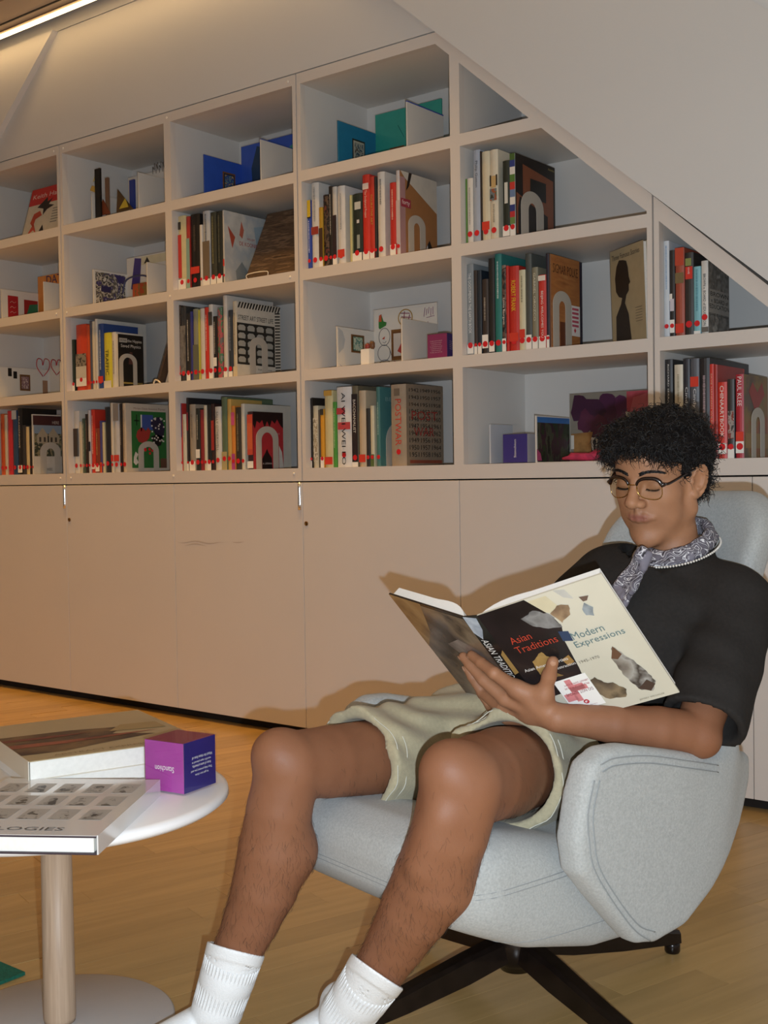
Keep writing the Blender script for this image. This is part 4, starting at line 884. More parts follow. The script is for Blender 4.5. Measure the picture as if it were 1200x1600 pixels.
cube0 = [o for o in bpy.data.objects if o.name.startswith('acrylic_cube')][0]; lt_.parent = cube0; lt_.matrix_parent_inverse = Matrix.Translation(-Vector(cube0.location))
q = ony(*px(Z54, 222, 660), .06); q2 = ony(*px(Z54, 240, 660), .06)
t = empty('acrylic_sign_holder', ((q[0]+q2[0])/2, .12, ROWZ[4]+.0004)); tag(t, 'narrow clear acrylic sign holder left of the purple cube', 'sign holder')
box('upright_sheet', -.003, .003, -.05, .09, .002, .135, mat('frosted', 'c9ccd2', .25), t); box('foot', -.02, .02, -.06, .1, 0, .002, ACR, t)
q = ony(*px(ZA, 918, 570), .03); s = .088
acrylic_cube((q[0]+s/2, .03+s/2, ROWZ[3]+.0006), 0, s, PLUM, NAVY, hexmat('5a4a66'), 'clear acrylic cube with magenta printed card right of the snowman model',
 [('It asks you to look', 'front', -.1, .42-.16*i, .58-.06*(i % 3), .03, False) for i in range(7)] + [('They help protect', 'side', 0, .35-.16*i, .6, .03, False) for i in range(5)])

# books displayed face out -----------------------------------------------------------------------------
def face_book(label, BL, BR, up, h, th, cm, name='book'):
    """book leaning with its cover to the room: bottom corners, up vector (unit), thickness backwards"""
    BL, BR, up = (np.asarray(v, float) for v in (BL, BR, up)); r = BR-BL; w = np.linalg.norm(r); r /= w; up = up/np.linalg.norm(up); nb = np.cross(up, r); 
    if nb[1] < 0: nb = -nb
    e = pydata(name, [BL*0+a*r*w+b*up*h+c*nb*th for a in (0, 1) for b in (0, 1) for c in (0, .12)]+[a*r*w+b*up*h+c*nb*th for a in (0, 1) for b in (0, 1) for c in (.88, 1)], BOXF+[tuple(i+8 for i in f) for f in BOXF], cm, None)
    e.location = BL; tag(e, label, 'book')
    pydata('page_block', [a*r*w+b*up*h+c*nb*th for a in (.01, .99) for b in (.01, .99) for c in (.12, .88)], BOXF, MAT_PAPER, e)
    def pt(a, b, k=1): return a*r*w+b*up*h-nb*.0005*k
    def poly(pts, m, k=1, nm='cover_print'): return pydata(nm, [pt(a, b, k) for a, b in pts], [tuple(range(len(pts)))], m if not isinstance(m, str) else hexmat(m), e)
    def txt(s, a, b, ww, hh, c, k=3): return lettering(s, pt(a, b, k), r, up, ww*w, hh*h, hexmat(c), e, 'cover_lettering')
    return e, poly, txt
# red topped cartoon figure book, first bay top
b0 = ony(33, 366, .07); t0 = onx(52, 297, b0[0]); up = np.array([0, t0[1]-.07, t0[2]-ROWZ[1]])
e, poly, txt = face_book('red and cream book of dancing line figures leaning on the top left shelf', (b0[0], .07, ROWZ[1]+.004), (-HB-.012, .07, ROWZ[1]+.004), up, np.linalg.norm(up)*.97, .016, hexmat('d8cdb4'))
poly(R4(0, 1, .66, 1), 'c8322f'); txt('Keith Haring', .42, .82, .72, .12, 'e9c9c0')
poly([(.3, .7), (.38, .78), (.4, .68), (.5, .74), (.44, .62), (.56, .58), (.42, .52), (.36, .42), (.34, .55), (.2, .6)], '2a2522', 2); poly([(.16, .48), (.28, .52), (.34, .42), (.22, .36), (.2, .2), (.12, .3)], 'c04a30', 2)
poly([(.1, .05), (.2, .28), (.3, .05), (.22, .14)], 'd0523a', 2); poly([(.34, .06), (.4, .22), (.46, .06)], '2a2522', 2)
for i in range(6): poly(R4(.55, .72-.03*(i % 2), .5-.055*i, .518-.055*i), '8d8676', 2)
g = Geo(); g.box(-.16, .16, -.012, .014, 0, .0032); o = g.build('display_ledge', mat('clear_ledge', '8d7d68', .4), None, loc=(b0[0]+.13, .072, ROWZ[1]+.0002)); tag(o, 'low display ledge under the red and cream book', 'stand')
# water photograph book on a wire stand, third bay second shelf
b0 = ony(383, 434, .05); b1 = ony(452, 421, .05); t0 = onx(420, 333, b0[0]); up = np.array([0, t0[1]-.05, t0[2]-ROWZ[2]])
b1x = 2*P-HB-.006
e, poly, txt = face_book('brown rippling water photograph book leaning on a wire stand', (b0[0], .05, ROWZ[2]+.006), (b1x, .05, ROWZ[2]+.006), up, np.linalg.norm(up)*.96, .012, art('water', ['2f241c', '5c493a', '453628', '7a6450', '3a2c22'], 9, (1.2, 5, 9), soft=True, detail=8))
txt('Tacita Dean', .86, .92, .16, .03, '3a2f28')
ws = empty('wire_stand', (b0[0]+.09, .045, ROWZ[2])); tag(ws, 'white wire easel holding the brown water photograph book', 'stand')
tube('front_hoop', spline([(-.05, .02, .004), (-.055, -.016, .004), (-.05, -.02, .022), (.05, -.02, .022), (.055, -.016, .004), (.05, .02, .004)], 24), .0022, mat('white_wire', 'd9d4ca', .4), ws, 6)
tube('back_leg', spline([(-.05, .02, .004), (-.03, .12, .004), (.03, .12, .004), (.05, .02, .004)], 16), .0022, mat('white_wire', 'd9d4ca', .4), ws, 6)
# tan silhouette book, fifth bay third shelf
BL = ony(958, 532, .15); BL[2] = ROWZ[3]+.003; BR = ony(1010, 530, .035); BR[2] = ROWZ[3]+.003
e, poly, txt = face_book('tan book with a black silhouette of a standing woman, alone beside the divider', BL, BR, (-.03, 0, 1), .302, .014, hexmat('a89b7c'))
txt('Three Famous Stories', .48, .92, .84, .055, '3a342a')
poly([(.12, .03), (.14, .3), (.3, .42), (.34, .48), (.24, .5), (.16, .56), (.14, .7), (.2, .82), (.28, .88), (.4, .87), (.5, .85), (.54, .78), (.56, .68), (.6, .62), (.55, .6), (.55, .54), (.47, .5), (.42, .42), (.52, .3), (.58, .03)], '27231f', 2, 'silhouette')
for i in range(6): poly(R4(.72+.01*(i % 2), .92, .34-.028*i, .346-.028*i), '6d634e', 2)
# two slim frames leaning in the second bay, third shelf
for i, (dx, c, lab) in enumerate(((-.02, '4a3d36', 'dark slim frame leaning against the divider in the second bay'), (.0, 'cfcac0', 'pale slim frame leaning against the divider behind the dark one'))):
    e = empty('leaning_frame', (P-HB-.125+dx, .06+.03*i, ROWZ[3]+.0025)); tag(e, lab, 'frame'); e.rotation_euler = (0, math.radians(24), 0)
    box('frame_rail', 0, .012, 0, .17, 0, .215-.03*i, mat('print_'+c, c, .42), e); box('picture_panel', -.0006, 0, .012, .158, .012, .2-.03*i, MAT_PAPER, e)
t = tube('white_clip_stand', spline([(0, 0, .004), (.01, .0, .02), (.03, .0, .016), (.045, .0, .004)], 12), .0035, mat('white_wire', 'd9d4ca', .4)); t.location = (P-HB-.15, .05, ROWZ[3]+.0005); tag(t, 'small white clip stand at the foot of the leaning frames', 'stand')

# ================================================================== COFFEE TABLE
TC = np.array([2.662, -2.034]); TZ = .425
tb = empty('coffee_table', (TC[0], TC[1], 0)); tag(tb, 'round white coffee table on a pale wooden post and grey disc base', 'table')
TW = mat('table_white', 'f5f3f2', .28, noise=.01)
lathe('tabletop', [(.02, TZ-.026), (.277, TZ-.026), (.297, TZ-.022), (.308, TZ-.013), (.306, TZ-.004), (.296, TZ), (.0005, TZ)], 96, TW, tb)
lathe('base_disc', [(.197, 0), (.203, .003), (.203, .009), (.199, .012), (.0005, .012)], 80, mat('base_grey', 'b7b3b1', .4, noise=.02), tb)
MAT_ASH = wood('ash_post', ('a68b72', 'bfa48a'), 4.0, (40, 40, 2.0), .5)
lathe('post', [(.027, .012), (.0285, .02), (.0265, TZ-.026)], 40, MAT_ASH, tb)
# magenta and navy cube on the table
a_, b_, c_ = onz(225, 1235, TZ), onz(288, 1245, TZ), onz(333, 1222, TZ)
S = .094; dirv = (a_-b_)[:2]/np.linalg.norm((a_-b_)[:2]); rz = math.atan2(-dirv[1], -dirv[0])
perp = np.array([-math.sin(rz), math.cos(rz)]); cc = b_[:2]+dirv*S/2+perp*S/2
acrylic_cube((cc[0], cc[1], TZ+.0005), rz, S, MAG, NAVY, TOPM, 'magenta and navy acrylic cube standing on the coffee table',
 [('Stanchion', 'front', 0.02, -.1, .46, .11, True)] + [(st, 'side', .1-.06*(i == 4)+.1*(i == 4), -.38+.17*i, w, .055, True) for i, (st, w) in enumerate([('to get too close.', .4), ('They help protect you and', .62), ('front of some artworks.', .55), ('world\'s tape placed in', .56), ('Watch for these lines of', .6)])])
# near book of small photographs
zt = TZ+.029; F0 = onz(248, 1218, zt)[:2]; e1 = onz(150, 1306, zt)[:2]-F0; L1 = np.linalg.norm(e1); e1 /= L1; e2 = np.array([e1[1], -e1[0]]); 
if e2[0] > 0: e2 = -e2
nb = empty('book', (F0[0], F0[1], TZ)); tag(nb, 'large white jacketed book with rows of grey photographs, nearest on the table', 'book')
def slab(name, parent, F, e1, e2, a0, a1, b0, b1, z0, z1, m):
    v = [np.array([*(F*0+e1*a+e2*b), z]) for a in (a0, a1) for b in (b0, b1) for z in (z0, z1)]; return pydata(name, v, BOXF, m, parent)
WD = .275
cvw = mat('glossy_jacket', 'd9d6d3', .12, coat=.6); cvd = mat('jacket_edge', '3a3038', .4)
slab('back_cover', nb, F0, e1, e2, 0, L1, 0, WD, .0, .0028, cvd); tp = slab('front_cover', nb, F0, e1, e2, 0, L1, 0, WD, .0254, .0282, cvd)
slab('page_block', nb, F0, e1, e2, .004, L1-.004, .005, WD, .0030, .0252, MAT_PAPER)
slab('jacket_front', tp, F0, e1, e2, .0, L1, .0, WD, .0283, .0290, cvw); slab('jacket_spine', nb, F0, e1, e2, -.0, L1-.002, -.0025, -.0002, .0, .0290, cvw)
PH = [art('tower%d' % i, ['3c3834', '8d8882', 'a8a39c', '5b564f'], 40, (1, 1, 1), seed=i*2.3) for i in range(3)]
rr = random.Random(2)
for r in range(3):
    for c in range(5):
        a0, b0 = .035+.078*r, .02+.05*c
        ph = slab('photograph', tp, F0, e1, e2, a0, a0+.058, b0, b0+.036, .0291, .0293, hexmat('a6a19b'))
        k = rr.randrange(3); hh = .0295
        sh = [(a0+.056, b0+.003), (a0+.056, b0+.033), (a0+.035, b0+.030-.004*k), (a0+.016, b0+.026), (a0+.010, b0+.018), (a0+.018, b0+.009+.003*k), (a0+.036, b0+.008)]
        pydata('photo_tower', [np.array([*(e1*a+e2*b), hh]) for a, b in sh], [tuple(range(len(sh)))], PH[k], ph)
lettering('TYPOLOGIES', np.array([*(e1*(L1-.03)+e2*.155), .0296]), np.array([*(-e2), 0]), np.array([*(-e1), 0]), .19, .016, hexmat('55504c'), tp, 'title_lettering')
# far stack: painting book on a white book
zt2 = TZ+.062; N0 = onz(45, 1190, zt2)[:2]; f1 = onz(205, 1168, zt2)[:2]-N0; f1 /= np.linalg.norm(f1); f2 = np.array([-f1[1], f1[0]])
if f2[0] > 0: f2 = -f2
def stackbook(label, off, z0, z1, w, l, cover, spine):
    e = empty('book', (N0[0]+off[0], N0[1]+off[1], z0)); tag(e, label, 'book'); h = z1-z0; F = N0
    slab('back_cover', e, F, f1, f2, 0, w, 0, l, 0, .0018, spine); t = slab('front_cover', e, F, f1, f2, 0, w, 0, l, h-.0018, h, cover)
    slab('page_block', e, F, f1, f2, .003, w-.003, .003, l-.003, .0019, h-.0019, MAT_PAPER); slab('spine', e, F, f1, f2, -.0015, .0, 0, l, 0, h, spine); return e, t, h
stackbook('white paged softcover underneath the painting book on the table', -f1*.0-f2*.0+np.array([0, 0])+f1*.012-f2*-.006, TZ, TZ+.026, .30, .33, MAT_WHITE, MAT_WHITE)
e, t, h = stackbook('thick book with brown and red abstract painting cover, top of the far stack', np.array([0, 0]), TZ+.0262, zt2, .325, .34, mat('cream_cover', 'b39f7a', .3, noise=.08, nscale=6), mat('cream_jacket', 'ded6c4', .3))
def onc(poly, m, k, nm='cover_print'): pydata(nm, [np.array([*(f1*a+f2*b), h+.0004*k]) for a, b in poly], [tuple(range(len(poly)))], m if not isinstance(m, str) else hexmat(m), t)
onc([(.0, .05), (.08, .045), (.16, .07), (.27, .095), (.20, .14), (.24, .19), (.14, .215), (.0, .22)], art('painting', ['2c1f1a', '3f2a22', '5c4430', '7a5c3c', '2a1d19'], 9, (1, 1, 1), soft=True, detail=7), 1)
onc([(.0, .11), (.1, .105), (.2, .115), (.29, .125), (.21, .13), (.11, .128), (.0, .14)], art('redstroke', ['7d3a28', '96503a', '6b3326'], 14, soft=True), 2); onc([(.2, .16), (.31, .14), (.31, .2), (.24, .21)], 'a48a5e', 2); onc([(.0, .17), (.1, .165), (.17, .175), (.09, .185), (.0, .19)], '6e2f24', 2)
lettering('ABSTRACT EXPRESSIONISM', np.array([*(f1*.17+f2*.02), h+.001]), np.array([*f1, 0]), np.array([*f2, 0]), .24, .010, hexmat('8a7450'), t, 'title_lettering')
# green rug
p = [onz(-60, 1482, 0)[:2], onz(63, 1534, 0)[:2]]; dv = p[1]-p[0]; dv /= np.linalg.norm(dv); pv = np.array([dv[1], -dv[0]])
if pv@(np.array([2, -3.])-p[0]) < 0: pv = -pv
o0 = p[1]-dv*1.2
rug = prism('rug', [(0, 0), (1.15, 0), (1.15, .9), (0, .9)], 0.0004, .007, lambda a, b, d: (*(dv*a+pv*b), d), mat('green_rug', '14624c', .95, noise=.2, nscale=200, bump=.6, bscale=600)); rug.location = (*o0, 0); tag(rug, 'dark green rug corner on the floor behind the coffee table base', 'rug')
# ================================================================== IMPLICIT-SURFACE TOOLKIT
class Field:
    def __init__(s, lo, hi, h):
        s.lo = np.asarray(lo, np.float32); s.h = h; s.n = (np.ceil((np.asarray(hi)-s.lo)/h).astype(int)+1); s.D = np.full(s.n, 9.0, np.float32)
        s.ax = [s.lo[i]+np.arange(s.n[i], dtype=np.float32)*h for i in range(3)]
    def _sl(s, lo, hi):
        a = np.clip(np.floor((np.asarray(lo)-s.lo)/s.h).astype(int), 0, s.n); b = np.clip(np.ceil((np.asarray(hi)-s.lo)/s.h).astype(int)+1, 0, s.n)
        return tuple(slice(x, y) for x, y in zip(a, b))
    def _p(s, sl): return np.meshgrid(*[s.ax[i][sl[i]] for i in range(3)], indexing='ij')
    def put(s, f, lo, hi, k=.01, mode='add'):
        m = k+.02; sl = s._sl(np.asarray(lo)-m, np.asarray(hi)+m)
        if any(q.stop <= q.start for q in sl): return
        X, Y, Z = s._p(sl); d = f(X, Y, Z).astype(np.float32); D = s.D[sl]
        if mode == 'sub': d = -d
        if mode == 'add':
            if k > 0: hh = np.maximum(k-np.abs(D-d), 0)/k; s.D[sl] = np.minimum(D, d)-hh*hh*k*.25
            else: s.D[sl] = np.minimum(D, d)
        else:
            if k > 0: hh = np.maximum(k-np.abs(D-d), 0)/k; s.D[sl] = np.maximum(D, d)+hh*hh*k*.25
            else: s.D[sl] = np.maximum(D, d)
    def cone(s, a, b, r1, r2, k=.01, mode='add'):
        a, b = np.asarray(a, float), np.asarray(b, float); ab = b-a; L = ab@ab+1e-12; R = max(r1, r2)
        def f(X, Y, Z):
            x, y, z = X-a[0], Y-a[1], Z-a[2]; t = np.clip((x*ab[0]+y*ab[1]+z*ab[2])/L, 0, 1)
            return np.sqrt((x-t*ab[0])**2+(y-t*ab[1])**2+(z-t*ab[2])**2)-(r1+(r2-r1)*t)
        s.put(f, np.minimum(a, b)-R, np.maximum(a, b)+R, k, mode)
    def chain(s, pts, rs, k=.01):
        for i in range(len(pts)-1): s.cone(pts[i], pts[i+1], rs[i], rs[i+1], k)
    def ball(s, c, r, k=.01, mode='add'): s.cone(c, np.asarray(c)+1e-6, r, r, k, mode)
    def ell(s, c, r, k=.01, mode='add', R=None):
        c, r = np.asarray(c, float), np.asarray(r, float); R = np.eye(3) if R is None else np.asarray(R)   # rows of R: local axes
        def f(X, Y, Z):
            x, y, z = X-c[0], Y-c[1], Z-c[2]
            q = [(R[i][0]*x+R[i][1]*y+R[i][2]*z) for i in range(3)]
            k0 = np.sqrt(sum((q[i]/r[i])**2 for i in range(3))); k1 = np.sqrt(sum((q[i]/r[i]**2)**2 for i in range(3)))+1e-9
            return k0*(k0-1)/k1
        m = r.max(); s.put(f, c-m, c+m, k, mode)
    def mesh(s, D=None):
        D = s.D if D is None else D; ins = D < 0; nx, ny, nz = D.shape
        c = np.zeros((nx-1, ny-1, nz-1), np.int8)
        for i in (0, 1):
            for j in (0, 1):
                for k in (0, 1): c += ins[i:nx-1+i, j:ny-1+j, k:nz-1+k]
        cell = (c > 0) & (c < 8); idx = -np.ones(cell.shape, np.int64); I = np.argwhere(cell); idx[cell] = np.arange(len(I))
        acc = np.zeros((len(I), 3)); cnt = np.zeros(len(I)); corner = [(i, j, k) for i in (0, 1) for j in (0, 1) for k in (0, 1)]
        for a in range(8):
            for b in range(a+1, 8):
                ca, cb = np.array(corner[a]), np.array(corner[b])
                if np.abs(ca-cb).sum() != 1: continue
                va = D[tuple((I+ca).T)]; vb = D[tuple((I+cb).T)]; m = (va < 0) != (vb < 0)
                t = np.where(m, va/(va-vb+1e-20), 0)
                p = ca+(cb-ca)*t[:, None]; acc[m] += p[m]; cnt[m] += 1
        V = s.lo+(I+acc/np.maximum(cnt, 1)[:, None])*s.h
        F = []
        for ax in range(3):
            sl0 = [slice(None)]*3; sl1 = [slice(None)]*3; sl0[ax] = slice(0, -1); sl1[ax] = slice(1, None)
            A, B = ins[tuple(sl0)], ins[tuple(sl1)]; E = np.argwhere(A != B); o1, o2 = [(1, 2), (2, 0), (0, 1)][ax]
            ok = (E[:, o1] > 0) & (E[:, o2] > 0) & (E[:, o1] < D.shape[o1]-1) & (E[:, o2] < D.shape[o2]-1); E = E[ok]
            def g(d1, d2):
                q = E.copy(); q[:, o1] -= d1; q[:, o2] -= d2; return idx[tuple(q.T)]
            q = np.stack([g(1, 1), g(0, 1), g(0, 0), g(1, 0)], 1); fl = ~A[tuple(E.T)]
            q[fl] = q[fl][:, ::-1]; F.append(q)
        F = np.vstack(F); return V, F[(F >= 0).all(1)]
def smooth_mesh(V, F, it=2, lam=.5):
    e = np.vstack([F[:, [0, 1]], F[:, [1, 2]], F[:, [2, 3]], F[:, [3, 0]]]); e = np.vstack([e, e[:, ::-1]])
    deg = np.bincount(e[:, 0], minlength=len(V))[:, None]
    for i in range(it):
        for l in (lam, -lam*1.04):
            S = np.zeros_like(V)
            for c in range(3): S[:, c] = np.bincount(e[:, 0], weights=V[e[:, 1], c], minlength=len(V))
            V = V+l*(S/np.maximum(deg, 1)-V)
    return V
def fastmesh(name, V, F, m, parent=None, smooth=True, attrs=None):
    me = bpy.data.meshes.new(name); V = np.asarray(V, np.float32); F = np.asarray(F, np.int32)
    me.vertices.add(len(V)); me.vertices.foreach_set('co', V.ravel()); me.loops.add(F.size); me.loops.foreach_set('vertex_index', F.ravel())
    me.polygons.add(len(F)); me.polygons.foreach_set('loop_start', np.arange(0, F.size, F.shape[1], dtype=np.int32))
    me.update(calc_edges=True)
    if smooth: me.polygons.foreach_set('use_smooth', np.ones(len(F), bool))
    for k, a in (attrs or {}).items():
        at_ = me.attributes.new(k, 'FLOAT', 'POINT'); at_.data.foreach_set('value', np.asarray(a, np.float32))
    me.validate(); return link(name, me, m, parent)
def polysdf(px_, pz_, poly):
    """signed distance to a polygon in the plane"""
    P_ = np.asarray(poly, float); d = np.full(px_.shape, 1e9); sgn = np.ones(px_.shape)
    n = len(P_)
    for i in range(n):
        a, b = P_[i], P_[i-1]; ex, ey = b-a; wx, wy = px_-a[0], pz_-a[1]; t = np.clip((wx*ex+wy*ey)/(ex*ex+ey*ey), 0, 1)
        d = np.minimum(d, (wx-ex*t)**2+(wy-ey*t)**2)
        c1 = pz_ >= a[1]; c2 = pz_ < b[1]; c3 = ex*wy > ey*wx
        fl = (c1 & c2 & c3) | (~c1 & ~c2 & ~c3); sgn = np.where(fl, -sgn, sgn)
    return sgn*np.sqrt(d)
def smax(a, b, k): h = np.maximum(k-np.abs(a-b), 0)/k; return np.maximum(a, b)+h*h*k*.25
def smin(a, b, k): h = np.maximum(k-np.abs(a-b), 0)/k; return np.minimum(a, b)-h*h*k*.25
def wob(X, Y, Z, f, s=0.0): return np.sin(X*f+s)*np.sin(Y*f*1.13+s*2.1)+np.sin(Y*f*.87+Z*f*.6+s)*np.sin(Z*f*1.21+1.3*s)

# camera-horizontal frame used for the seated figure: x right, y away, z up
RH = np.array([math.cos(-YAW), math.sin(-YAW), 0]); FH = np.array([-math.sin(-YAW), math.cos(-YAW), 0])
def W(u, v, z): p = CAM+RH*u+FH*v; p[2] = z; return p
def Q(p): d = np.asarray(p)-CAM; return np.array([d@RH, d@FH, p[2]])
def qat(x, y, d): return Q(at(x, y, d))

# ================================================================== ARMCHAIR
CA = math.radians(38); CHUB = W(.235, 2.19, 0); CANG = -YAW+CA+math.pi
chair = empty('lounge_chair', CHUB, CANG); tag(chair, 'light grey felt swivel lounge chair with wing arms on a dark four-star base', 'chair')
FELT = mat('grey_felt', 'a9aaa7', .95, noise=.13, nscale=260, bump=.35, bscale=700, sheen=.2)
arm = [(.15, .525), (.11, .542), (.06, .540), (-.08, .508), (-.19, .483), (-.36, .452), (-.355, .40), (-.29, .335), (-.24, .298), (-.165, .252), (-.08, .212), (-.003, .202), (.045, .212), (.085, .252), (.136, .306), (.18, .356), (.188, .408), (.172, .478)]
fld = Field((-.62, -.36, .16), (.24, .38, .98), .0075)
RND = .018
def armf(side):
    def f(X, Y, Z):
        d2 = polysdf(X, Z, arm)+RND
        yc = side*(.305+.03*np.clip((.45-Z)/.3, -1, 1)*0-.055*np.clip((-X-.05)/.3, 0, 1)**2*1.2)
        w = np.abs(Y-yc)-(.028-RND)
        return np.sqrt(np.maximum(d2, 0)**2+np.maximum(w, 0)**2)+np.minimum(np.maximum(d2, w), 0)-RND
    return f
for sd in (1, -1): fld.put(armf(sd), (-.4, sd*.28-.09, .18), (.22, sd*.28+.09, .57), .02)
def backf(X, Y, Z):
    yc = .05*np.clip((Z-.45)/.45, 0, 1); cx = -.315-.45*(Z-.45)+.10*((Y-yc)/.3)**2-.12*np.clip(.45-Z, 0, 1)
    t = (X-cx)/1.1; hw = .30-.10*np.clip((Z-.50)/.28, 0, 1)**.9-.012*np.clip((Z-.78)/.16, 0, 1)
    a = np.abs(t)-.008; b = np.abs(Y-yc)-(hw-.03); c = np.abs(Z-.58)-(.36-.03)
    ca = np.sqrt(np.maximum(b+.07, 0)**2+np.maximum(c+.07, 0)**2)+np.minimum(np.maximum(b, c)+.07, 0)-.07
    return np.sqrt(np.maximum(a, 0)**2+np.maximum(ca, 0)**2)+np.minimum(np.maximum(a, ca), 0)-.03
fld.put(backf, (-.6, -.34, .2), (-.1, .36, .97), .05)
V, F = fld.mesh(); V = smooth_mesh(V, F, 4)
shell = fastmesh('shell', V, F, FELT, chair)
seatp = [(.40, .405), (.418, .37), (.40, .315), (.33, .268), (.2, .212), (.05, .176), (-.08, .170), (-.22, .215), (-.29, .30), (-.29, .365), (-.1, .355), (.1, .375), (.25, .415), (.34, .425)]
fld = Field((-.32, -.3, .14), (.46, .31, .47), .008)
def seatf(X, Y, Z):
    d = polysdf(X, Z, seatp)+.03
    pl = np.sqrt(np.maximum(np.abs(X-.03)-.24, 0)**2+np.maximum(np.abs(Y)-.115, 0)**2)-.15
    return smax(d-.03, pl, .07)
fld.put(seatf, (-.3, -.28, .15), (.44, .28, .45), 0)
V, F = fld.mesh(); V = smooth_mesh(V, F, 4); seat = fastmesh('seat_cushion', V, F, FELT, chair)
# stitched seams
SEAM = mat('seam_thread', '8f9292', .95)
def seam(pts, parent, r=.0013): tube('seam', spline(pts, 60), r, SEAM, parent, 5)
for off in (0, .012):
    sarm = [(.150-off, .500-off*.2), (.165-off, .45), (.163-off, .405), (.152-off, .36), (.11-off*.9, .30+off*.2), (.06-off*.9, .243+off*.4), (.02-off, .214+off)]
    seam([(a, .3338, b) for a, b in sarm], shell, .0010)
    seam([(.135-off*.3, .3335, .522-off), (.10, .334, .527-off), (.02, .334, .518-off), (-.08, .3335, .494-off), (-.17, .329, .471-off)], shell, .0010)
for z0 in (.338, .330, .236):
    ln = []
    for th in np.radians(np.linspace(-115, 100, 70)):
        lo_, hi_ = .05, .5
        for _ in range(20):
            m_ = (lo_+hi_)/2
            if seatf(*[np.array([q]) for q in (.03+m_*math.cos(th), m_*math.sin(th), z0)])[0] < 0: lo_ = m_
            else: hi_ = m_
        ln.append((.03+(lo_-.0004)*math.cos(th), (lo_-.0004)*math.sin(th), z0))
    tube('seam', ln, .0009, SEAM, seat, 5)
MBASE = mat('dark_bronze', '1f1713', .22, .35, noise=.3, nscale=30)
def legprof(ang, L=.41):
    d = np.array([math.cos(ang), math.sin(ang)]); n = np.array([-d[1], d[0]]); st = [(.03, .085, .125, .026), (.12, .062, .108, .022), (.25, .040, .078, .019), (.36, .026, .056, .0165), (L, .020, .045, .014)]
    V, F = [], []
    for (s_, z0, z1, w) in st:
        for a, z in ((-w, z0), (w, z0), (w*.9, z1-.006), (w*.55, z1), (-w*.55, z1), (-w*.9, z1-.006)): V.append((*(d*s_+n*a), z))
    m = 6
    for i in range(len(st)-1):
        for k in range(m): F.append((i*m+k, i*m+(k+1) % m, (i+1)*m+(k+1) % m, (i+1)*m+k))
    F.append(tuple(range(m))[::-1]); F.append(tuple((len(st)-1)*m+k for k in range(m)))
    o = pydata('base_leg', V, F, MBASE, chair)
    gl = lathe('foot_glide', [(.014, 0), (.016, .004), (.016, .018), (.012, .024)], 18, MBASE, o); gl.location = (*(d*(L-.012)), 0)
for q in range(4): legprof(math.radians(-7)+q*math.pi/2)
lathe('base_hub', [(.022, .062), (.03, .058), (.046, .085), (.05, .12), (.04, .135), (.03, .15), (.03, .2)], 36, MBASE, chair)
MBASE_PLATE = box('seat_plate', -.13, .13, -.11, .11, .172, .186, MBASE, chair, .004)
# ================================================================== THE OPEN BOOK
BKW, BKH, BKT = .224, .280, .032
K0 = qat(745, 962, 1.93); K1 = qat(940, 897, 1.825); K2 = qat(1062, 1082, 1.948)
ra = (K1-K0)/np.linalg.norm(K1-K0); dn = (K2-K1)/np.linalg.norm(K2-K1); ra = ra-dn*(ra@dn); ra /= np.linalg.norm(ra)
sv = np.array([-.74, .66, -.10]); sv = sv-dn*(sv@dn); sv /= np.linalg.norm(sv); KL = K0+sv*BKT
best = min((abs(np.linalg.norm(qat(606, 926, d)-KL)-BKW), d) for d in np.arange(1.96, 2.3, .001)); K3 = qat(606, 926, best[1]); lc = (K3-KL); lc = lc-dn*(lc@dn); lc /= np.linalg.norm(lc)
on_r = np.cross(ra, dn); on_r = -on_r if on_r[1] > 0 else on_r; on_r /= np.linalg.norm(on_r)      # outward normals (towards the room)
on_l = np.cross(lc, dn); on_l = -on_l if on_l[1] > 0 else on_l; on_l /= np.linalg.norm(on_l)
on_s = np.cross(sv, dn); on_s = -on_s if on_s[1] > 0 else on_s; on_s /= np.linalg.norm(on_s)
OB = np.array([.30, 2.04, .545])
def bk(q): return np.asarray(q)-OB
held = empty('open_book', W(*OB), -YAW); tag(held, 'large open art book with rock picture jacket held up by the reader', 'book')
def sheet_q(name, o, a, A, b, B, n, t0, t1, m, parent=held):
    v = [bk(o+a*x*A+b*y*B+n*t) for x in (0, 1) for y in (0, 1) for t in (t0, t1)]; return pydata(name, v, BOXF, m, parent)
JAC = mat('jacket_cream', 'cfc9b6', .22, noise=.05, nscale=8, coat=.3)
CLO = mat('book_board', '2a2220', .5)
fc = sheet_q('front_cover', K0, ra, BKW, dn, BKH, on_r, -.003, 0, JAC); bc = sheet_q('back_cover', KL, lc, BKW, dn, BKH, on_l, -.003, 0, mat('jacket_dark', '2b2522', .22, noise=.3, nscale=10, coat=.3)); spn = sheet_q('spine', K0, sv, BKT, dn, BKH, on_s, -.002, 0, mat('jacket_spine', '1b1918', .22, coat=.3))
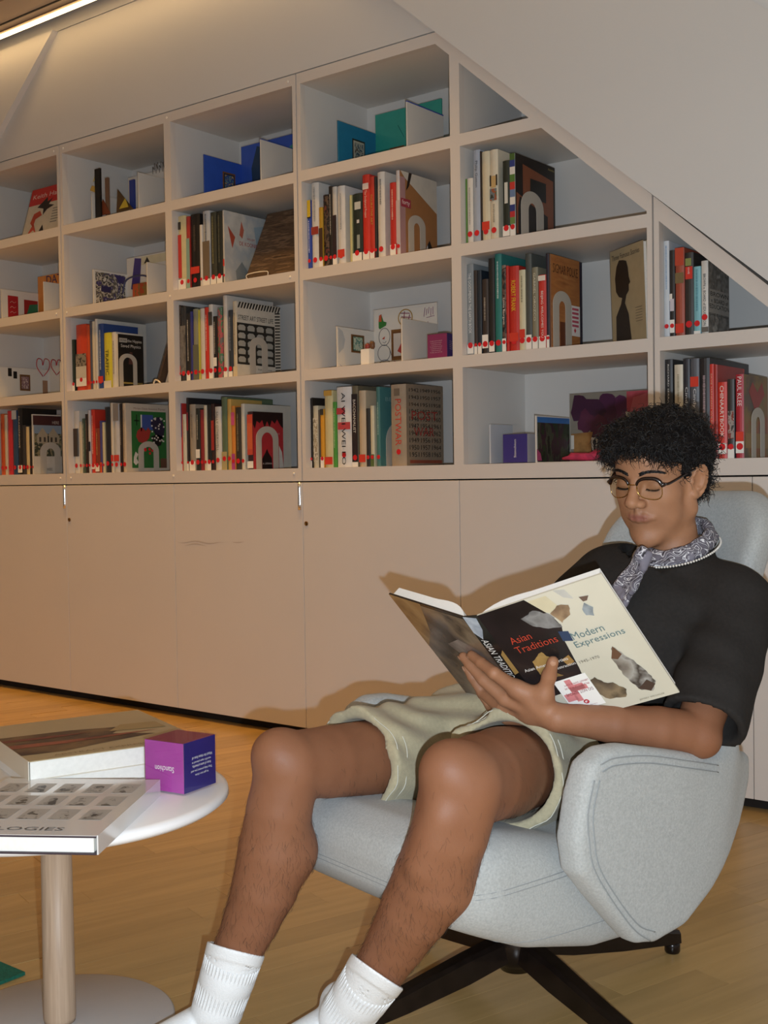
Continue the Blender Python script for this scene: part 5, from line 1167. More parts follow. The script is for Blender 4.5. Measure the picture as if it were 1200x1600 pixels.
def pf(f, pts, m, k=1, nm='jacket_print', parent=None):
    o, a, A, n, par = {'r': (K0, ra, BKW, on_r, fc), 'l': (KL, lc, BKW, on_l, bc), 's': (K0, sv, BKT, on_s, spn)}[f]
    if f == 'r' and nm == 'jacket_print' and len(pts) > 4 and k >= 2:      # broken, stony outlines
        rj = random.Random(len(pts)*17+int(pts[0][0]*1000)); q = []
        for i in range(len(pts)):
            (x0, y0), (x1, y1) = pts[i], pts[(i+1) % len(pts)]; L = math.hypot(x1-x0, y1-y0); m_ = max(1, int(L/.022))
            for j in range(m_): t_ = j/m_; q.append((x0+(x1-x0)*t_+rj.uniform(-.007, .007)*(j > 0), y0+(y1-y0)*t_+rj.uniform(-.007, .007)*(j > 0)))
        pts = q
    return pydata(nm, [bk(o+a*x*A+dn*y*BKH+n*.0003*k) for x, y in pts], [tuple(range(len(pts)))], m if not isinstance(m, str) else hexmat(m, .3), par)
def tf(f, s, x, y, w, h, c, rot=0, k=5):
    o, a, A, n, par = {'r': (K0, ra, BKW, on_r, fc), 'l': (KL, lc, BKW, on_l, bc), 's': (K0, sv, BKT, on_s, spn)}[f]
    r, u = (a, -dn) if rot == 0 else (dn, a)
    if f == 's': r, u = dn, -sv
    return lettering(s, bk(o+a*x*A+dn*y*BKH+n*.0003*k), r if rot != 180 else -a, u if rot != 180 else dn, w*BKW, h*BKH, hexmat(c), par, 'jacket_lettering')
DK = art('rock_dark', ['191716', '241f1e', '2c2323', '1d1b1d', '3a2f2a'], 5, soft=True, rough=.22)
pf('r', [(0, 0), (.39, 0), (.5, .17), (.52, .26), (.47, .37), (.44, .6), (.41, .74), (.1, .76), (0, .74)], DK, 1)
pf('r', [(.28, .12), (.4, .09), (.5, .16), (.52, .27), (.42, .25), (.33, .2)], art('rock_grey', ['6d6a66', '8b8986', '55524f', 'a3a19d'], 16, soft=True, rough=.25), 2)
pf('r', [(.47, .29), (.54, .31), (.53, .39), (.46, .37)], '33425e', 3)
pf('r', [(.5, .15), (.58, .11), (.66, .13), (.63, .2), (.54, .24)], art('rock_rust', ['8d6b4c', 'b39774', '6d5644'], 18, soft=True), 3); pf('r', [(.76, .1), (.83, .11), (.8, .14), (.77, .14)], '6b564b', 3); pf('r', [(.73, .19), (.77, .15), (.81, .2), (.78, .26), (.73, .24)], art('rock_blue', ['6f7a84', '9aa1a4', '4f565c'], 22, soft=True), 3)
pf('r', [(.62, .0), (.7, .02), (.72, .1), (.66, .07)], 'bcb9b0', 2)
for c in [((.3, .02), (.55, .02), (.62, .2), (.45, .12)), ]: pf('r', c, 'cfc4a4', 0.5)
pf('r', [(.84, .66), (.9, .58), (.97, .66), (1.0, .8), (.96, .93), (.88, .97), (.8, .9), (.78, .76)][:8] if 0 else [(.70, .60), (.76, .515), (.8, .6), (.84, .66), (.86, .72), (.895, .86), (.83, .93), (.76, .90), (.71, .76)], art('rock_big', ['5c5148', '8d8478', 'a8a39a', '453b33', 'b9b5ae'], 14, soft=True, rough=.3), 2)
pf('r', [(.70, .60), (.76, .515), (.79, .59), (.74, .62)], '6b4c38', 3); pf('r', [(.75, .88), (.84, .83), (.88, .88), (.82, .925)], '4b3a30', 3)
pf('r', [(.44, .73), (.5, .7), (.54, .76), (.6, .78), (.66, .86), (.62, .92), (.5, .9), (.45, .84)], art('rock_low', ['3b3129', '6b5c4a', '8d7a5e', '2b2520'], 18, soft=True), 2)
pf('r', [(.15, .45), (.26, .4), (.3, .48), (.24, .55), (.3, .62), (.2, .62), (.14, .56)], art('rock_ochre', ['8a6a3c', 'a8864e', '5f4930'], 18, soft=True), 3); pf('r', [(.36, .5), (.43, .48), (.44, .54), (.38, .56)], '9c7844', 3)
tf('r', 'Asian', .184, .254, .17, .055, 'b5402c'); tf('r', 'Traditions', .262, .333, .34, .055, 'b5402c'); tf('r', 'Modern', .663, .357, .25, .055, '5c7476'); tf('r', 'Expressions', .715, .431, .39, .062, '5c7476')
tf('r', 'Asian American Artists', .23, .50, .36, .024, 'e6e0d8'); tf('r', 'and Abstraction', .32, .55, .24, .022, 'e6e0d8'); tf('r', '1945-1970', .55, .557, .16, .022, '6a6252'); tf('r', 'JEFFREY WECHSLER', .80, .97, .2, .016, '7a7058')
# paper label stuck on the front
pf('r', [(.24, .70), (.50, .78), (.47, 1.005), (.22, 1.0)][:4] if 0 else [(.19, .65), (.456, .645), (.456, .92), (.19, .92)], MAT_WHITE, 4, 'paper_label')
for (x, y, w, h) in [(.27, .66, .05, .19), (.20, .77, .09, .065), (.32, .71, .07, .05), (.27, .73, .14, .035)]: pf('r', [(x, y), (x+w, y), (x+w, y+h), (x, y+h)], 'd98a8a', 5, 'label_print')
tf('r', 'DO NOT REMOVE', .33, .775, .22, .024, '7a2a30', 180, 7); tf('r', 'PROPERTY OF MUSEUM', .34, .725, .2, .016, 'a03a3a', 180, 7); tf('r', 'LIBRARY SAMPLE COPY', .35, .698, .2, .014, 'a03a3a', 180, 7)
ring = [(.33+.022*math.cos(t), .865+.018*math.sin(t)) for t in np.linspace(0, 2*math.pi, 20, endpoint=False)]; pf('r', ring, 'c0303a', 6, 'label_emblem'); pf('r', [(.33+.5*(a-.33), .865+.5*(b-.865)) for a, b in ring], 'f0e8e6', 7, 'label_emblem'); pf('r', [(.335+.25*(a-.33), .868+.25*(b-.865)) for a, b in ring], 'c0303a', 8, 'label_emblem')
tf('r', 'museum library', .33, .898, .14, .010, '9a6a6a', 0, 7)
# spine and back cover
pf('s', [(.15, .02), (.95, .0), (1, .14), (.7, .2), (.3, .12)], art('rock_blue2', ['8b98a8', 'b9c0c8', '6a7688'], 20, soft=True), 1)
tf('s', 'ASIAN TRADITIONS', .62, .40, 1.0*.5, .05, 'e9e6e0'); tf('s', 'MODERN EXPRESSIONS', .62, .80, .45, .05, 'e9e6e0'); pf('s', [(0, .3), (.3, .34), (.35, .52), (0, .5)], 'a8864e', 1)
BKP = art('back_rock', ['2b2421', '4a3f38', '6e6259', '8d7a64', '3a302b', '5f4c3c'], 6, (1, 1, 1), soft=True, rough=.22, detail=6)
pf('l', [(0, .02), (1, .02), (1, .98), (0, .98)], BKP, 1); pf('l', [(.55, .0), (1, .0), (1, .5), (.75, .3)], art('back_rust', ['8a6a48', 'a88a62', '6d523a'], 9, soft=True, rough=.22), 2); pf('l', [(.1, .34), (.35, .28), (.6, .38), (.4, .52), (.15, .5)], art('back_white', ['b9aea6', '8a7c74', '5f544c'], 12, soft=True, rough=.22), 2)
# page blocks, curved on the reader's side
def pages(o, a, n_out, w, name):
    n_in = -n_out; m = 16; T = .019; prof = []
    for i in range(m+1):
        x = i/m; prof.append((x*w, T*(1-math.exp(-x*9))*(1.0-.10*x)+.004*math.sin(math.pi*min(1, x*2.2))*(x < .46)))
    V, F = [], []
    for b in (.004, BKH-.004):
        for x, t in prof: V.append(bk(o+a*x+dn*b+n_in*.0034))
        for x, t in prof: V.append(bk(o+a*x+dn*b+n_in*(.0036+t)))
    k = m+1
    for i in range(m):
        F += [(i, i+1, k+i+1, k+i), (2*k+i+1, 2*k+i, 3*k+i, 3*k+i+1), (k+i, k+i+1, 3*k+i+1, 3*k+i), (i+1, i, 2*k+i, 2*k+i+1)]
    F += [(m, 2*k+m, 3*k+m, k+m), (0, k, 3*k, 2*k)]
    return pydata(name, V, F, mat('page_white', 'f4f2ec', .7, noise=.02, nscale=200), held)
pages(K0, ra, on_r, BKW-.006, 'page_block'); pages(KL, lc, on_l, BKW-.006, 'page_block')

# ================================================================== THE READER
PB = np.array([.05, 2.1, 0.0]); person = empty('person', W(*PB), -YAW)
tag(person, 'young person with curly black hair in black T-shirt and khaki shorts reading in the armchair', 'person')
def pq(V): return np.asarray(V)-PB
def skinmat():
    m = bpy.data.materials.new('skin'); m.use_nodes = True; nt = m.node_tree; b = nt.nodes['Principled BSDF']
    b.inputs['Roughness'].default_value = .55; b.inputs['Specular IOR Level'].default_value = .35
    b.inputs['Subsurface Weight'].default_value = .12; b.inputs['Subsurface Radius'].default_value = (.012, .005, .003); b.inputs['Subsurface Scale'].default_value = .5
    tc = nt.nodes.new('ShaderNodeTexCoord'); n = nt.nodes.new('ShaderNodeTexNoise'); n.inputs['Scale'].default_value = 22; n.inputs['Detail'].default_value = 6; nt.links.new(tc.outputs['Object'], n.inputs['Vector'])
    r = nt.nodes.new('ShaderNodeValToRGB'); r.color_ramp.elements[0].position = .3; r.color_ramp.elements[1].position = .7
    r.color_ramp.elements[0].color = (*srgb('9c6d4f'), 1); r.color_ramp.elements[1].color = (*srgb('ac7b5a'), 1); nt.links.new(n.outputs[0], r.inputs[0])
    last = r.outputs[0]
    for nm, c in (('lip', '8a5048'), ('brow', '3a2a20'), ('leg', '7c4f37'), ('nail', 'c39a84')):
        a = nt.nodes.new('ShaderNodeAttribute'); a.attribute_name = nm; mx = nt.nodes.new('ShaderNodeMix'); mx.data_type = 'RGBA'
        nt.links.new(a.outputs['Fac'], mx.inputs[0]); nt.links.new(last, mx.inputs[6]); mx.inputs[7].default_value = (*srgb(c), 1); last = mx.outputs[2]
    nt.links.new(last, b.inputs['Base Color'])
    n2 = nt.nodes.new('ShaderNodeTexNoise'); n2.inputs['Scale'].default_value = 500; nt.links.new(tc.outputs['Object'], n2.inputs['Vector']); bp = nt.nodes.new('ShaderNodeBump'); bp.inputs['Strength'].default_value = .12; bp.inputs['Distance'].default_value = .002
    nt.links.new(n2.outputs[0], bp.inputs['Height']); nt.links.new(bp.outputs[0], b.inputs['Normal']); return m
SKIN = skinmat()
BV, BF, BA = [], [], {'lip': [], 'brow': [], 'leg': [], 'nail': []}; bn = 0
def addbody(V, F, **at_):
    global bn
    BV.append(V); BF.append(F+bn); bn += len(V)
    for k in BA: BA[k].append(at_.get(k, np.zeros(len(V))))
# ---- skeleton (camera-horizontal frame)
HIPL, HIPR = np.array([.273, 2.195, .44]), np.array([.147, 2.325, .44])
KNEL, KNER = qat(722, 1224, 1.80), qat(452, 1196, 1.97)
SHL, SHR = np.array([.662, 2.195, .742]), np.array([.455, 2.42, .762])
ELL, WRL = qat(1088, 1146, 2.04), qat(872, 1122, 1.985)
ELR, WRR = np.array([.275, 2.46, .58]), np.array([.20, 2.28, .585])
NECK = np.array([.565, 2.30, .83])
# ---- head in its own frame: x to the face, y to the reader's left, z up
def rz_(a): c, s_ = math.cos(a), math.sin(a); return np.array([[c, -s_, 0], [s_, c, 0], [0, 0, 1]])
def ry_(a): c, s_ = math.cos(a), math.sin(a); return np.array([[c, 0, s_], [0, 1, 0], [-s_, 0, c]])
def rx_(a): c, s_ = math.cos(a), math.sin(a); return np.array([[1, 0, 0], [0, c, -s_], [0, s_, c]])
HS = .95
HR = rz_(math.radians(227))@ry_(math.radians(12))@rx_(math.radians(-3)); HO = qat(1085, 752, 2.265)-HR@(np.array([-.006, .076, -.002])*HS)
def hq(p): return HO+(np.asarray(p)*HS)@HR.T
def hl(q): return ((np.asarray(q)-HO)@HR)/HS
f = Field((-.15, -.11, -.24), (.14, .11, .15), .0022)
f.ell((-.014, 0, .046), (.097, .077, .084), 0); f.ell((.032, 0, .055), (.062, .064, .055), .03); f.ell((.034, 0, -.012), (.056, .060, .086), .03)
for s_ in (1, -1):
    f.cone((-.004, s_*.0575, -.058), (.060, s_*.020, -.102), .0165, .0165, .024); f.cone((-.008, s_*.061, .0), (-.004, s_*.0575, -.058), .016, .0165, .02); f.ball((.049, s_*.041, -.020), .025, .026); f.ball((.043, s_*.038, -.062), .022, .03)
f.ball((.071, 0, -.106), .0205, .02); f.ell((.064, 0, -.056), (.026, .031, .034), .02)
nb_ = hl(NECK-np.array([-.012, -.012, .05])); f.cone((-.018, 0, -.05), nb_, .053, .050, .022)
f.cone((-.03, .045, -.03), (.02, .012, -.17), .012, .010, .02); f.cone((-.03, -.045, -.03), (.02, -.012, -.17), .012, .010, .02)
for s_ in (1, -1):
    f.ell((.096, s_*.033, .008), (.013, .021, .015), .016, 'sub')
    f.cone((.084, s_*.012, .029), (.066, s_*.047, .031), .0085, .0075, .012)
    f.ell((.0735, s_*.0325, .008), (.0125, .0165, .0125), .003)         # lids over lowered eyes
    f.cone((.0845, s_*.022, .0025), (.081, s_*.045, .003), .0016, .0014, .002)   # lash fold of the upper lid
f.chain([(.086, 0, .028), (.094, 0, .010), (.103, 0, -.008), (.1115, 0, -.022)], [.0075, .0075, .0085, .011], .010)
f.ball((.1115, 0, -.0235), .0118, .008)
for s_ in (1, -1):
    f.ell((.0985, s_*.0140, -.0285), (.0125, .0085, .0085), .007); f.ell((.104, s_*.0065, -.0365), (.005, .0036, .003), .002, 'sub')
f.cone((.0935, 0, -.040), (.0935, 0, -.047), .004, .004, .008)
for s_ in (1, -1):
    f.chain([(.0925, s_*.004, -.0538), (.0900, s_*.014, -.0549), (.0810, s_*.0290, -.0592)], [.0036, .0033, .0020], .007)
    f.chain([(.0910, s_*.000, -.0625), (.0882, s_*.014, -.0618), (.0810, s_*.0270, -.0600)], [.0043, .0039, .0020], .007)
f.chain([(.100, -.02, -.0585), (.1015, 0, -.0580), (.100, .02, -.0585)], [.0012, .0016, .0012], .0) if 0 else None
for s_ in (1, -1):                                                        # mouth line
    f.cone((.1000, 0, -.0582), (.0915, s_*.018, -.0588), .0013, .0010, .002, 'sub')
for s_ in (1, -1):                                                        # ears
    er = rx_(math.radians(-s_*8))@rz_(math.radians(-s_*22))@ry_(math.radians(-10)); R_ = er.T; c = np.array([-.012, s_*.080, -.002])
    f.ell(c, (.0205, .0065, .034), .006, 'add', R_); f.ell(c+er@np.array([.004, s_*.0062, .004]), (.0125, .0055, .021), .003, 'sub', R_)
    rim = [c+er@np.array([.0185*math.cos(t), s_*.004, .032*math.sin(t)]) for t in np.radians(np.linspace(20, 300, 15))]
    for i in range(len(rim)-1): f.cone(rim[i], rim[i+1], .0036, .0036, .003)
    ant = [c+er@np.array([-.004+.008*math.cos(t), s_*.005, .002+.017*math.sin(t)]) for t in np.radians(np.linspace(80, 290, 9))]
    for i in range(len(ant)-1): f.cone(ant[i], ant[i+1], .0025, .0025, .003)
    f.ball(c+er@np.array([.004, s_*.003, -.028]), .0078, .006); f.ball(c+er@np.array([.015, s_*.001, -.002]), .005, .004)
V, F = f.mesh(); V = smooth_mesh(V, F, 2, .45)
x, y, z = V.T
lipm = np.exp(-((np.abs(y)/.025)**4))*np.exp(-(((z+.0582)/.0075)**4))*np.clip((x-.078)/.012, 0, 1)
brm = np.zeros(len(V))
headV = V.copy(); addbody(hq(V), F, lip=lipm*.75)
# ---- near arm with hand
def plane_hit(px_, py_, o, n):
    r = ray(px_, py_); rq = np.array([r@RH, r@FH, r[2]]); cq = np.array([0, 0, CAM[2]]); t = ((o-cq)@n)/(rq@n); return cq+rq*t
def onL(x, y, off): return plane_hit(x, y, KL+on_l*off, on_l)
def onR(x, y, off): return plane_hit(x, y, K0+on_r*off, on_r)
def onS(x, y, off): return plane_hit(x, y, K0+on_s*off, on_s)
f = Field((.05, 1.82, .42), (.72, 2.24, .80), .0034)
ARMP = [SHL, SHL*.45+ELL*.55, ELL, ELL*.72+WRL*.28, ELL*.4+WRL*.6, WRL*.85+ELL*.15, WRL]
f.chain(ARMP, [.05, .043, .038, .0385, .033, .0262, .0245], .004); f.ball(ELL+np.array([.012, -.005, -.012]), .026, .02)
WR2 = WRL; MC = [onS(806, 1076, .020), onS(790, 1092, .027), onS(786, 1108, .026), onS(792, 1122, .020)]
FING = [
 [MC[0], onL(772, 1052, .023), onL(752, 1036, .016), onL(737, 1024, .010)],
 [MC[1], onL(755, 1062, .024), onL(736, 1040, .016), onL(724, 1026, .010)],
 [MC[2], onL(754, 1082, .022), onL(738, 1058, .016), onL(730, 1044, .010)],
 [MC[3], onL(766, 1104, .018), onL(752, 1084, .014), onL(745, 1070, .009)]]
THUMB = [WR2+(MC[0]-WR2)*.30, onR(850, 1086, .024), onR(858, 1056, .014), onR(864, 1034, .010)]
for m_, r in zip(MC, (.0145, .0145, .0135, .012)): f.cone(WR2+(m_-WR2)*.12, m_, .0155, r, .012)
f.cone(MC[0]*.5+WR2*.5, MC[2]*.5+WR2*.5, .017, .016, .014)
for fi, rs in zip(FING, ([.0135, .0108, .0095, .0086], [.0135, .0108, .0095, .0086], [.0125, .0102, .009, .008], [.011, .009, .008, .0072])):
    f.chain(fi, rs, .0032)
f.chain(THUMB, [.0165, .0145, .0112, .0098], .008); f.cone(THUMB[1], MC[0], .010, .009, .018)
V, F = f.mesh(); V = smooth_mesh(V, F, 3, .5); addbody(V, F, leg=.25+.5*np.clip((V[:, 0]-.25)/.15, 0, 1))
# ---- far arm with hand (behind the pages)
f = Field((.05, 2.08, .48), (.56, 2.56, .88), .0045)
f.chain([SHR, (SHR+ELR)/2, ELR, ELR*.6+WRR*.4, WRR], [.05, .043, .038, .036, .026], .012)
pm = WRR+np.array([-.035, -.02, .05]); f.cone(WRR, pm, .024, .026, .014)
for i in range(4):
    b0 = pm+np.array([-.018+.014*i, -.012+.016*i, .022-.002*i]); f.chain([b0, b0+np.array([-.018, -.004, .034]), b0+np.array([-.024, -.012, .058-.004*abs(i-1)])], [.011, .0095, .008], .004)
f.chain([WRR+np.array([.01, -.02, .02]), WRR+np.array([.03, -.04, .05]), WRR+np.array([.03, -.045, .085])], [.014, .012, .0095], .006)
V, F = f.mesh(); V = smooth_mesh(V, F, 2, .45); addbody(V, F)
# ---- legs
f = Field((-.36, 1.68, .03), (.40, 2.44, .60), .0055)
RL = [HIPR, HIPR*.5+KNER*.5, HIPR*.2+KNER*.8, KNER, qat(437, 1262, 1.975), qat(429, 1322, 1.99), qat(414, 1385, 2.00), qat(394, 1435, 2.01), qat(372, 1484, 2.02), qat(345, 1560, 2.03), qat(330, 1610, 2.04)]
f.chain(RL, [.070, .069, .061, .056, .0545, .0600, .0560, .0480, .0420, .037, .036], .004); f.ball(qat(430, 1176, 1.955), .036, .03); f.ball(qat(448, 1330, 2.0), .05, .03)
LL = [HIPL, HIPL*.5+KNEL*.5, HIPL*.2+KNEL*.8, KNEL, qat(703, 1300, 1.805), qat(678, 1370, 1.835), qat(650, 1420, 1.865), qat(622, 1468, 1.90), qat(592, 1516, 1.93), qat(556, 1566, 1.97), qat(530, 1600, 2.0)]
f.chain(LL, [.075, .076, .070, .0635, .0590, .0620, .0560, .0480, .0415, .037, .036], .004); f.ball(qat(700, 1200, 1.775), .038, .03); f.ball(qat(697, 1375, 1.85), .05, .03); f.cone(qat(690, 1275, 1.76), qat(660, 1350, 1.785), .022, .02, .03)
f.put(lambda X, Y, Z: wob(X, Y, Z, 55)*.0, (0, 0, 0), (0, 0, 0), 0) if 0 else None
V, F = f.mesh(); V = smooth_mesh(V, F, 14, .6); addbody(V, F, leg=np.full(len(V), .75))
LEGV, LEGF = V, F
# ---- torso under the clothes
f = Field((.05, 2.08, .34), (.72, 2.52, .86), .009)
f.chain([(HIPL+HIPR)/2, [.34, 2.285, .55], [.475, 2.30, .69], [.525, 2.31, .73]], [.10, .09, .095, .06], .03); f.cone(HIPL, HIPR, .085, .085, .03); f.cone(SHL-[0, 0, .02], SHR-[0, 0, .02], .044, .044, .04)
V, F = f.mesh(); addbody(V, F)
body = fastmesh('body', pq(np.vstack(BV)), np.vstack(BF), SKIN, person, True, {k: np.concatenate(v) for k, v in BA.items()}); body['label'] = 'tanned skin of face, arms and legs'
# ---- finger and thumb nails
NAIL = mat('fingernail', 'b5896e', .45, spec=.25)
for fi, nv, rr_ in [(FING[0], on_l, .0086), (FING[1], on_l, .0086), (FING[2], on_l, .008), (THUMB, on_r, .0098)]:
    ax2 = fi[3]-fi[2]; ax2 /= np.linalg.norm(ax2); nn_ = nv-ax2*(nv@ax2); nn_ /= np.linalg.norm(nn_); ax1 = np.cross(ax2, nn_); c_ = fi[3]+nn_*(rr_*.80)+ax2*.001; V_, F_ = [], []
    for i in range(5):
        for j in range(7):
            p_, q_ = (i/4-.5)*2, (j/6-.5)*2; w_ = math.sqrt(max(0, 1-(abs(q_)**3)*.6)); V_.append(c_+ax1*p_*.0046*w_+ax2*q_*.0058+nn_*(.0020*(1-.75*p_*p_)-.0008*q_*q_))
    for i in range(4):
        for j in range(6): F_.append((i*7+j, (i+1)*7+j, (i+1)*7+j+1, i*7+j+1))
    pydata('fingernail', pq(V_), F_, NAIL, body, True)

# ---------------------------------------------------------------- clothes
def cloth(key, col, noise, bump, bs, rough=.9): return mat(key, col, rough, noise=noise, nscale=160, bump=bump, bscale=bs, sheen=.15)
BLACKTEE = mat('black_cotton', '2c2927', .95, noise=.10, nscale=160, bump=.25, bscale=900, spec=.15); KHAKI = cloth('khaki_cotton', 'aca183', .07, .3, 700)
def capcut(a, b, r1, r2, fold=None):
    """tapered tube that ends flat at b"""
    a, b = np.asarray(a, float), np.asarray(b, float); ab = b-a; L = math.sqrt(ab@ab); d = ab/L
    def g(X, Y, Z):
        x, y, z = X-a[0], Y-a[1], Z-a[2]; t = x*d[0]+y*d[1]+z*d[2]; tc = np.maximum(t, 0)
        q = np.sqrt((x-tc*d[0])**2+(y-tc*d[1])**2+(z-tc*d[2])**2)-(r1+(r2-r1)*np.clip(tc/L, 0, 1.3))
        if fold is not None: q = q+fold(X, Y, Z, t/L)
        return np.maximum(q, t-L)
    R = max(r1, r2)*1.1; return g, np.minimum(a, b)-R, np.maximum(a, b)+R
# T-shirt
tax = NECK-np.array([.34, 2.285, .55]); tax /= np.linalg.norm(tax); lat = SHL-SHR; lat -= tax*(lat@tax); lat /= np.linalg.norm(lat); fw = np.cross(lat, tax); TR = np.array([lat, fw, tax])
f = Field((.06, 1.93, .36), (.80, 2.58, .93), .0058)
f.ell([.335, 2.29, .545], (.165, .125, .13), 0, 'add', TR); f.ell([.455, 2.30, .67], (.178, .125, .15), .05, 'add', TR); f.ell([.515, 2.30, .735], (.16, .095, .078), .05, 'add', TR)
NB_ = NECK-np.array([.002, -.004, .052]); f.cone(SHL+[-.015, .01, .006], NB_, .057, .052, .035); f.cone(SHR+[.015, -.01, .004], NB_, .055, .052, .035); f.cone(NB_, NECK+[.006, .008, -.004], .07, .072, .03)
slv = SHL+(ELL-SHL)*.93+np.array([.006, 0, 0])
fold = lambda X, Y, Z, t: .0028*np.sin(X*62-Z*28+Y*30)*np.clip(t, 0, 1)
g, lo, hi = capcut(SHL+[-.003, 0, -.012], slv, .062, .074, fold); f.put(g, lo, hi, .03)
g2, lo, hi = capcut(SHR, SHR+(ELR-SHR)*.85, .060, .068, fold); f.put(g2, lo, hi, .03)
f.D += .0022*wob(*f._p(tuple(slice(0, n) for n in f.n)), 38, 1.0).astype(np.float32)
# long drag folds from the armpit across the chest
X, Y, Z = f._p(tuple(slice(0, n) for n in f.n)); f.D += (.0035*np.sin((X*.6+Z*1.0+Y*.3)*75)*np.exp(-(((X-.56)/.09)**2+((Z-.66)/.10)**2))).astype(np.float32)
fdir = HR@np.array([1, 0, 0]); fdir[2] = 0; fdir /= np.linalg.norm(fdir); NCC = NECK+np.array([.004, .006, .012])
rx0, ry0 = X-NCC[0], Y-NCC[1]; along = rx0*fdir[0]+ry0*fdir[1]; rad = np.sqrt(rx0**2+ry0**2)
coll = np.where((rad < .105), Z-(NCC[2]-.016-.347*along), -1.0); f.D = np.maximum(f.D, coll.astype(np.float32))
u_ = (ELL-SHL)/np.linalg.norm(ELL-SHL); f.cone(slv-u_*.05, slv+u_*.03, .048, .066, 0, 'sub')
u2 = (ELR-SHR)/np.linalg.norm(ELR-SHR); e2_ = SHR+(ELR-SHR)*.85; f.cone(e2_-u2*.04, e2_+u2*.03, .046, .058, 0, 'sub')
V, F = f.mesh(); V = smooth_mesh(V, F, 3, .5); tee = fastmesh('t_shirt', pq(V), F, BLACKTEE, person); tee['label'] = 'loose black cotton T-shirt'
# sleeve hem stitch
# shorts
f = Field((-.14, 1.80, .29), (.47, 2.52, .66), .0055)
f.ell([.215, 2.265, .445], (.185, .16, .125), 0, 'add', rz_(math.radians(-50)).T); f.cone(HIPL, HIPR, .11, .11, .04); f.ell([.30, 2.275, .52], (.16, .13, .08), .05, 'add', TR)
HEMR = HIPR+(KNER-HIPR)*.66; HEML = HIPL+(KNEL-HIPL)*.47
fr = lambda X, Y, Z, t: (.0042*np.sin(X*70-Y*48+Z*25)*np.clip(t, 0, 1)+.0026*np.sin(Z*80+X*42)*np.clip(t, 0, 1))
g, lo, hi = capcut(HIPR, HEMR+[0, 0, -.010], .108, .096, fr); f.put(g, lo, hi, .03); gl_, lo2, hi2 = capcut(HIPL, HEML+[0, 0, -.002], .110, .103, fr); f.put(gl_, lo2, hi2, .03)
X, Y, Z = f._p(tuple(slice(0, n) for n in f.n)); f.D += (.0055*np.sin((X*.35+Y*.55+Z*.9)*95+1.2*np.sin(X*30))*np.exp(-((Z-.53)/.07)**2)).astype(np.float32)
for H0, HM, r0, kn in ((HIPR, HEMR+np.array([0, 0, -.008]), .083, KNER), (HIPL, HEML, .090, KNEL)):
    d_ = (HM-H0)/np.linalg.norm(HM-H0); f.cone(HM-d_*.10, HM+d_*.05, r0-.012, r0, 0, 'sub')
V, F = f.mesh(); V = smooth_mesh(V, F, 3, .5); sho = fastmesh('shorts', pq(V), F, KHAKI, person); sho['label'] = 'loose khaki cotton shorts'
# stitched hem and seam lines on the shorts, following the cloth
def around(g_, H0, HM, back, n=64, lift=.0012, r0=.095):
    d_ = (HM-H0)/np.linalg.norm(HM-H0); a_ = np.cross(d_, [0, 0, 1]); a_ /= np.linalg.norm(a_); b_ = np.cross(d_, a_); c_ = HM-d_*back; out = []
    for i in range(n):
        t = 2*math.pi*i/n; dr = a_*math.cos(t)+b_*math.sin(t); lo_, hi_ = .04, .16
        for _ in range(18):
            m_ = (lo_+hi_)/2; p_ = c_+dr*m_
            if g_(*[np.array([q]) for q in p_])[0] < 0: lo_ = m_
            else: hi_ = m_
        out.append(c_+dr*(lo_+lift))
    return out
STI = mat('pale_stitch', 'c9c6b6', .9)
for g_, H0, HM in ((g, HIPR, HEMR), (gl_, HIPL, HEML)):
    for bk_ in (.003, .026): tube('hem_stitch', pq(around(g_, H0, HM, bk_, lift=-.0004)), .0009, STI, sho, 5, True)
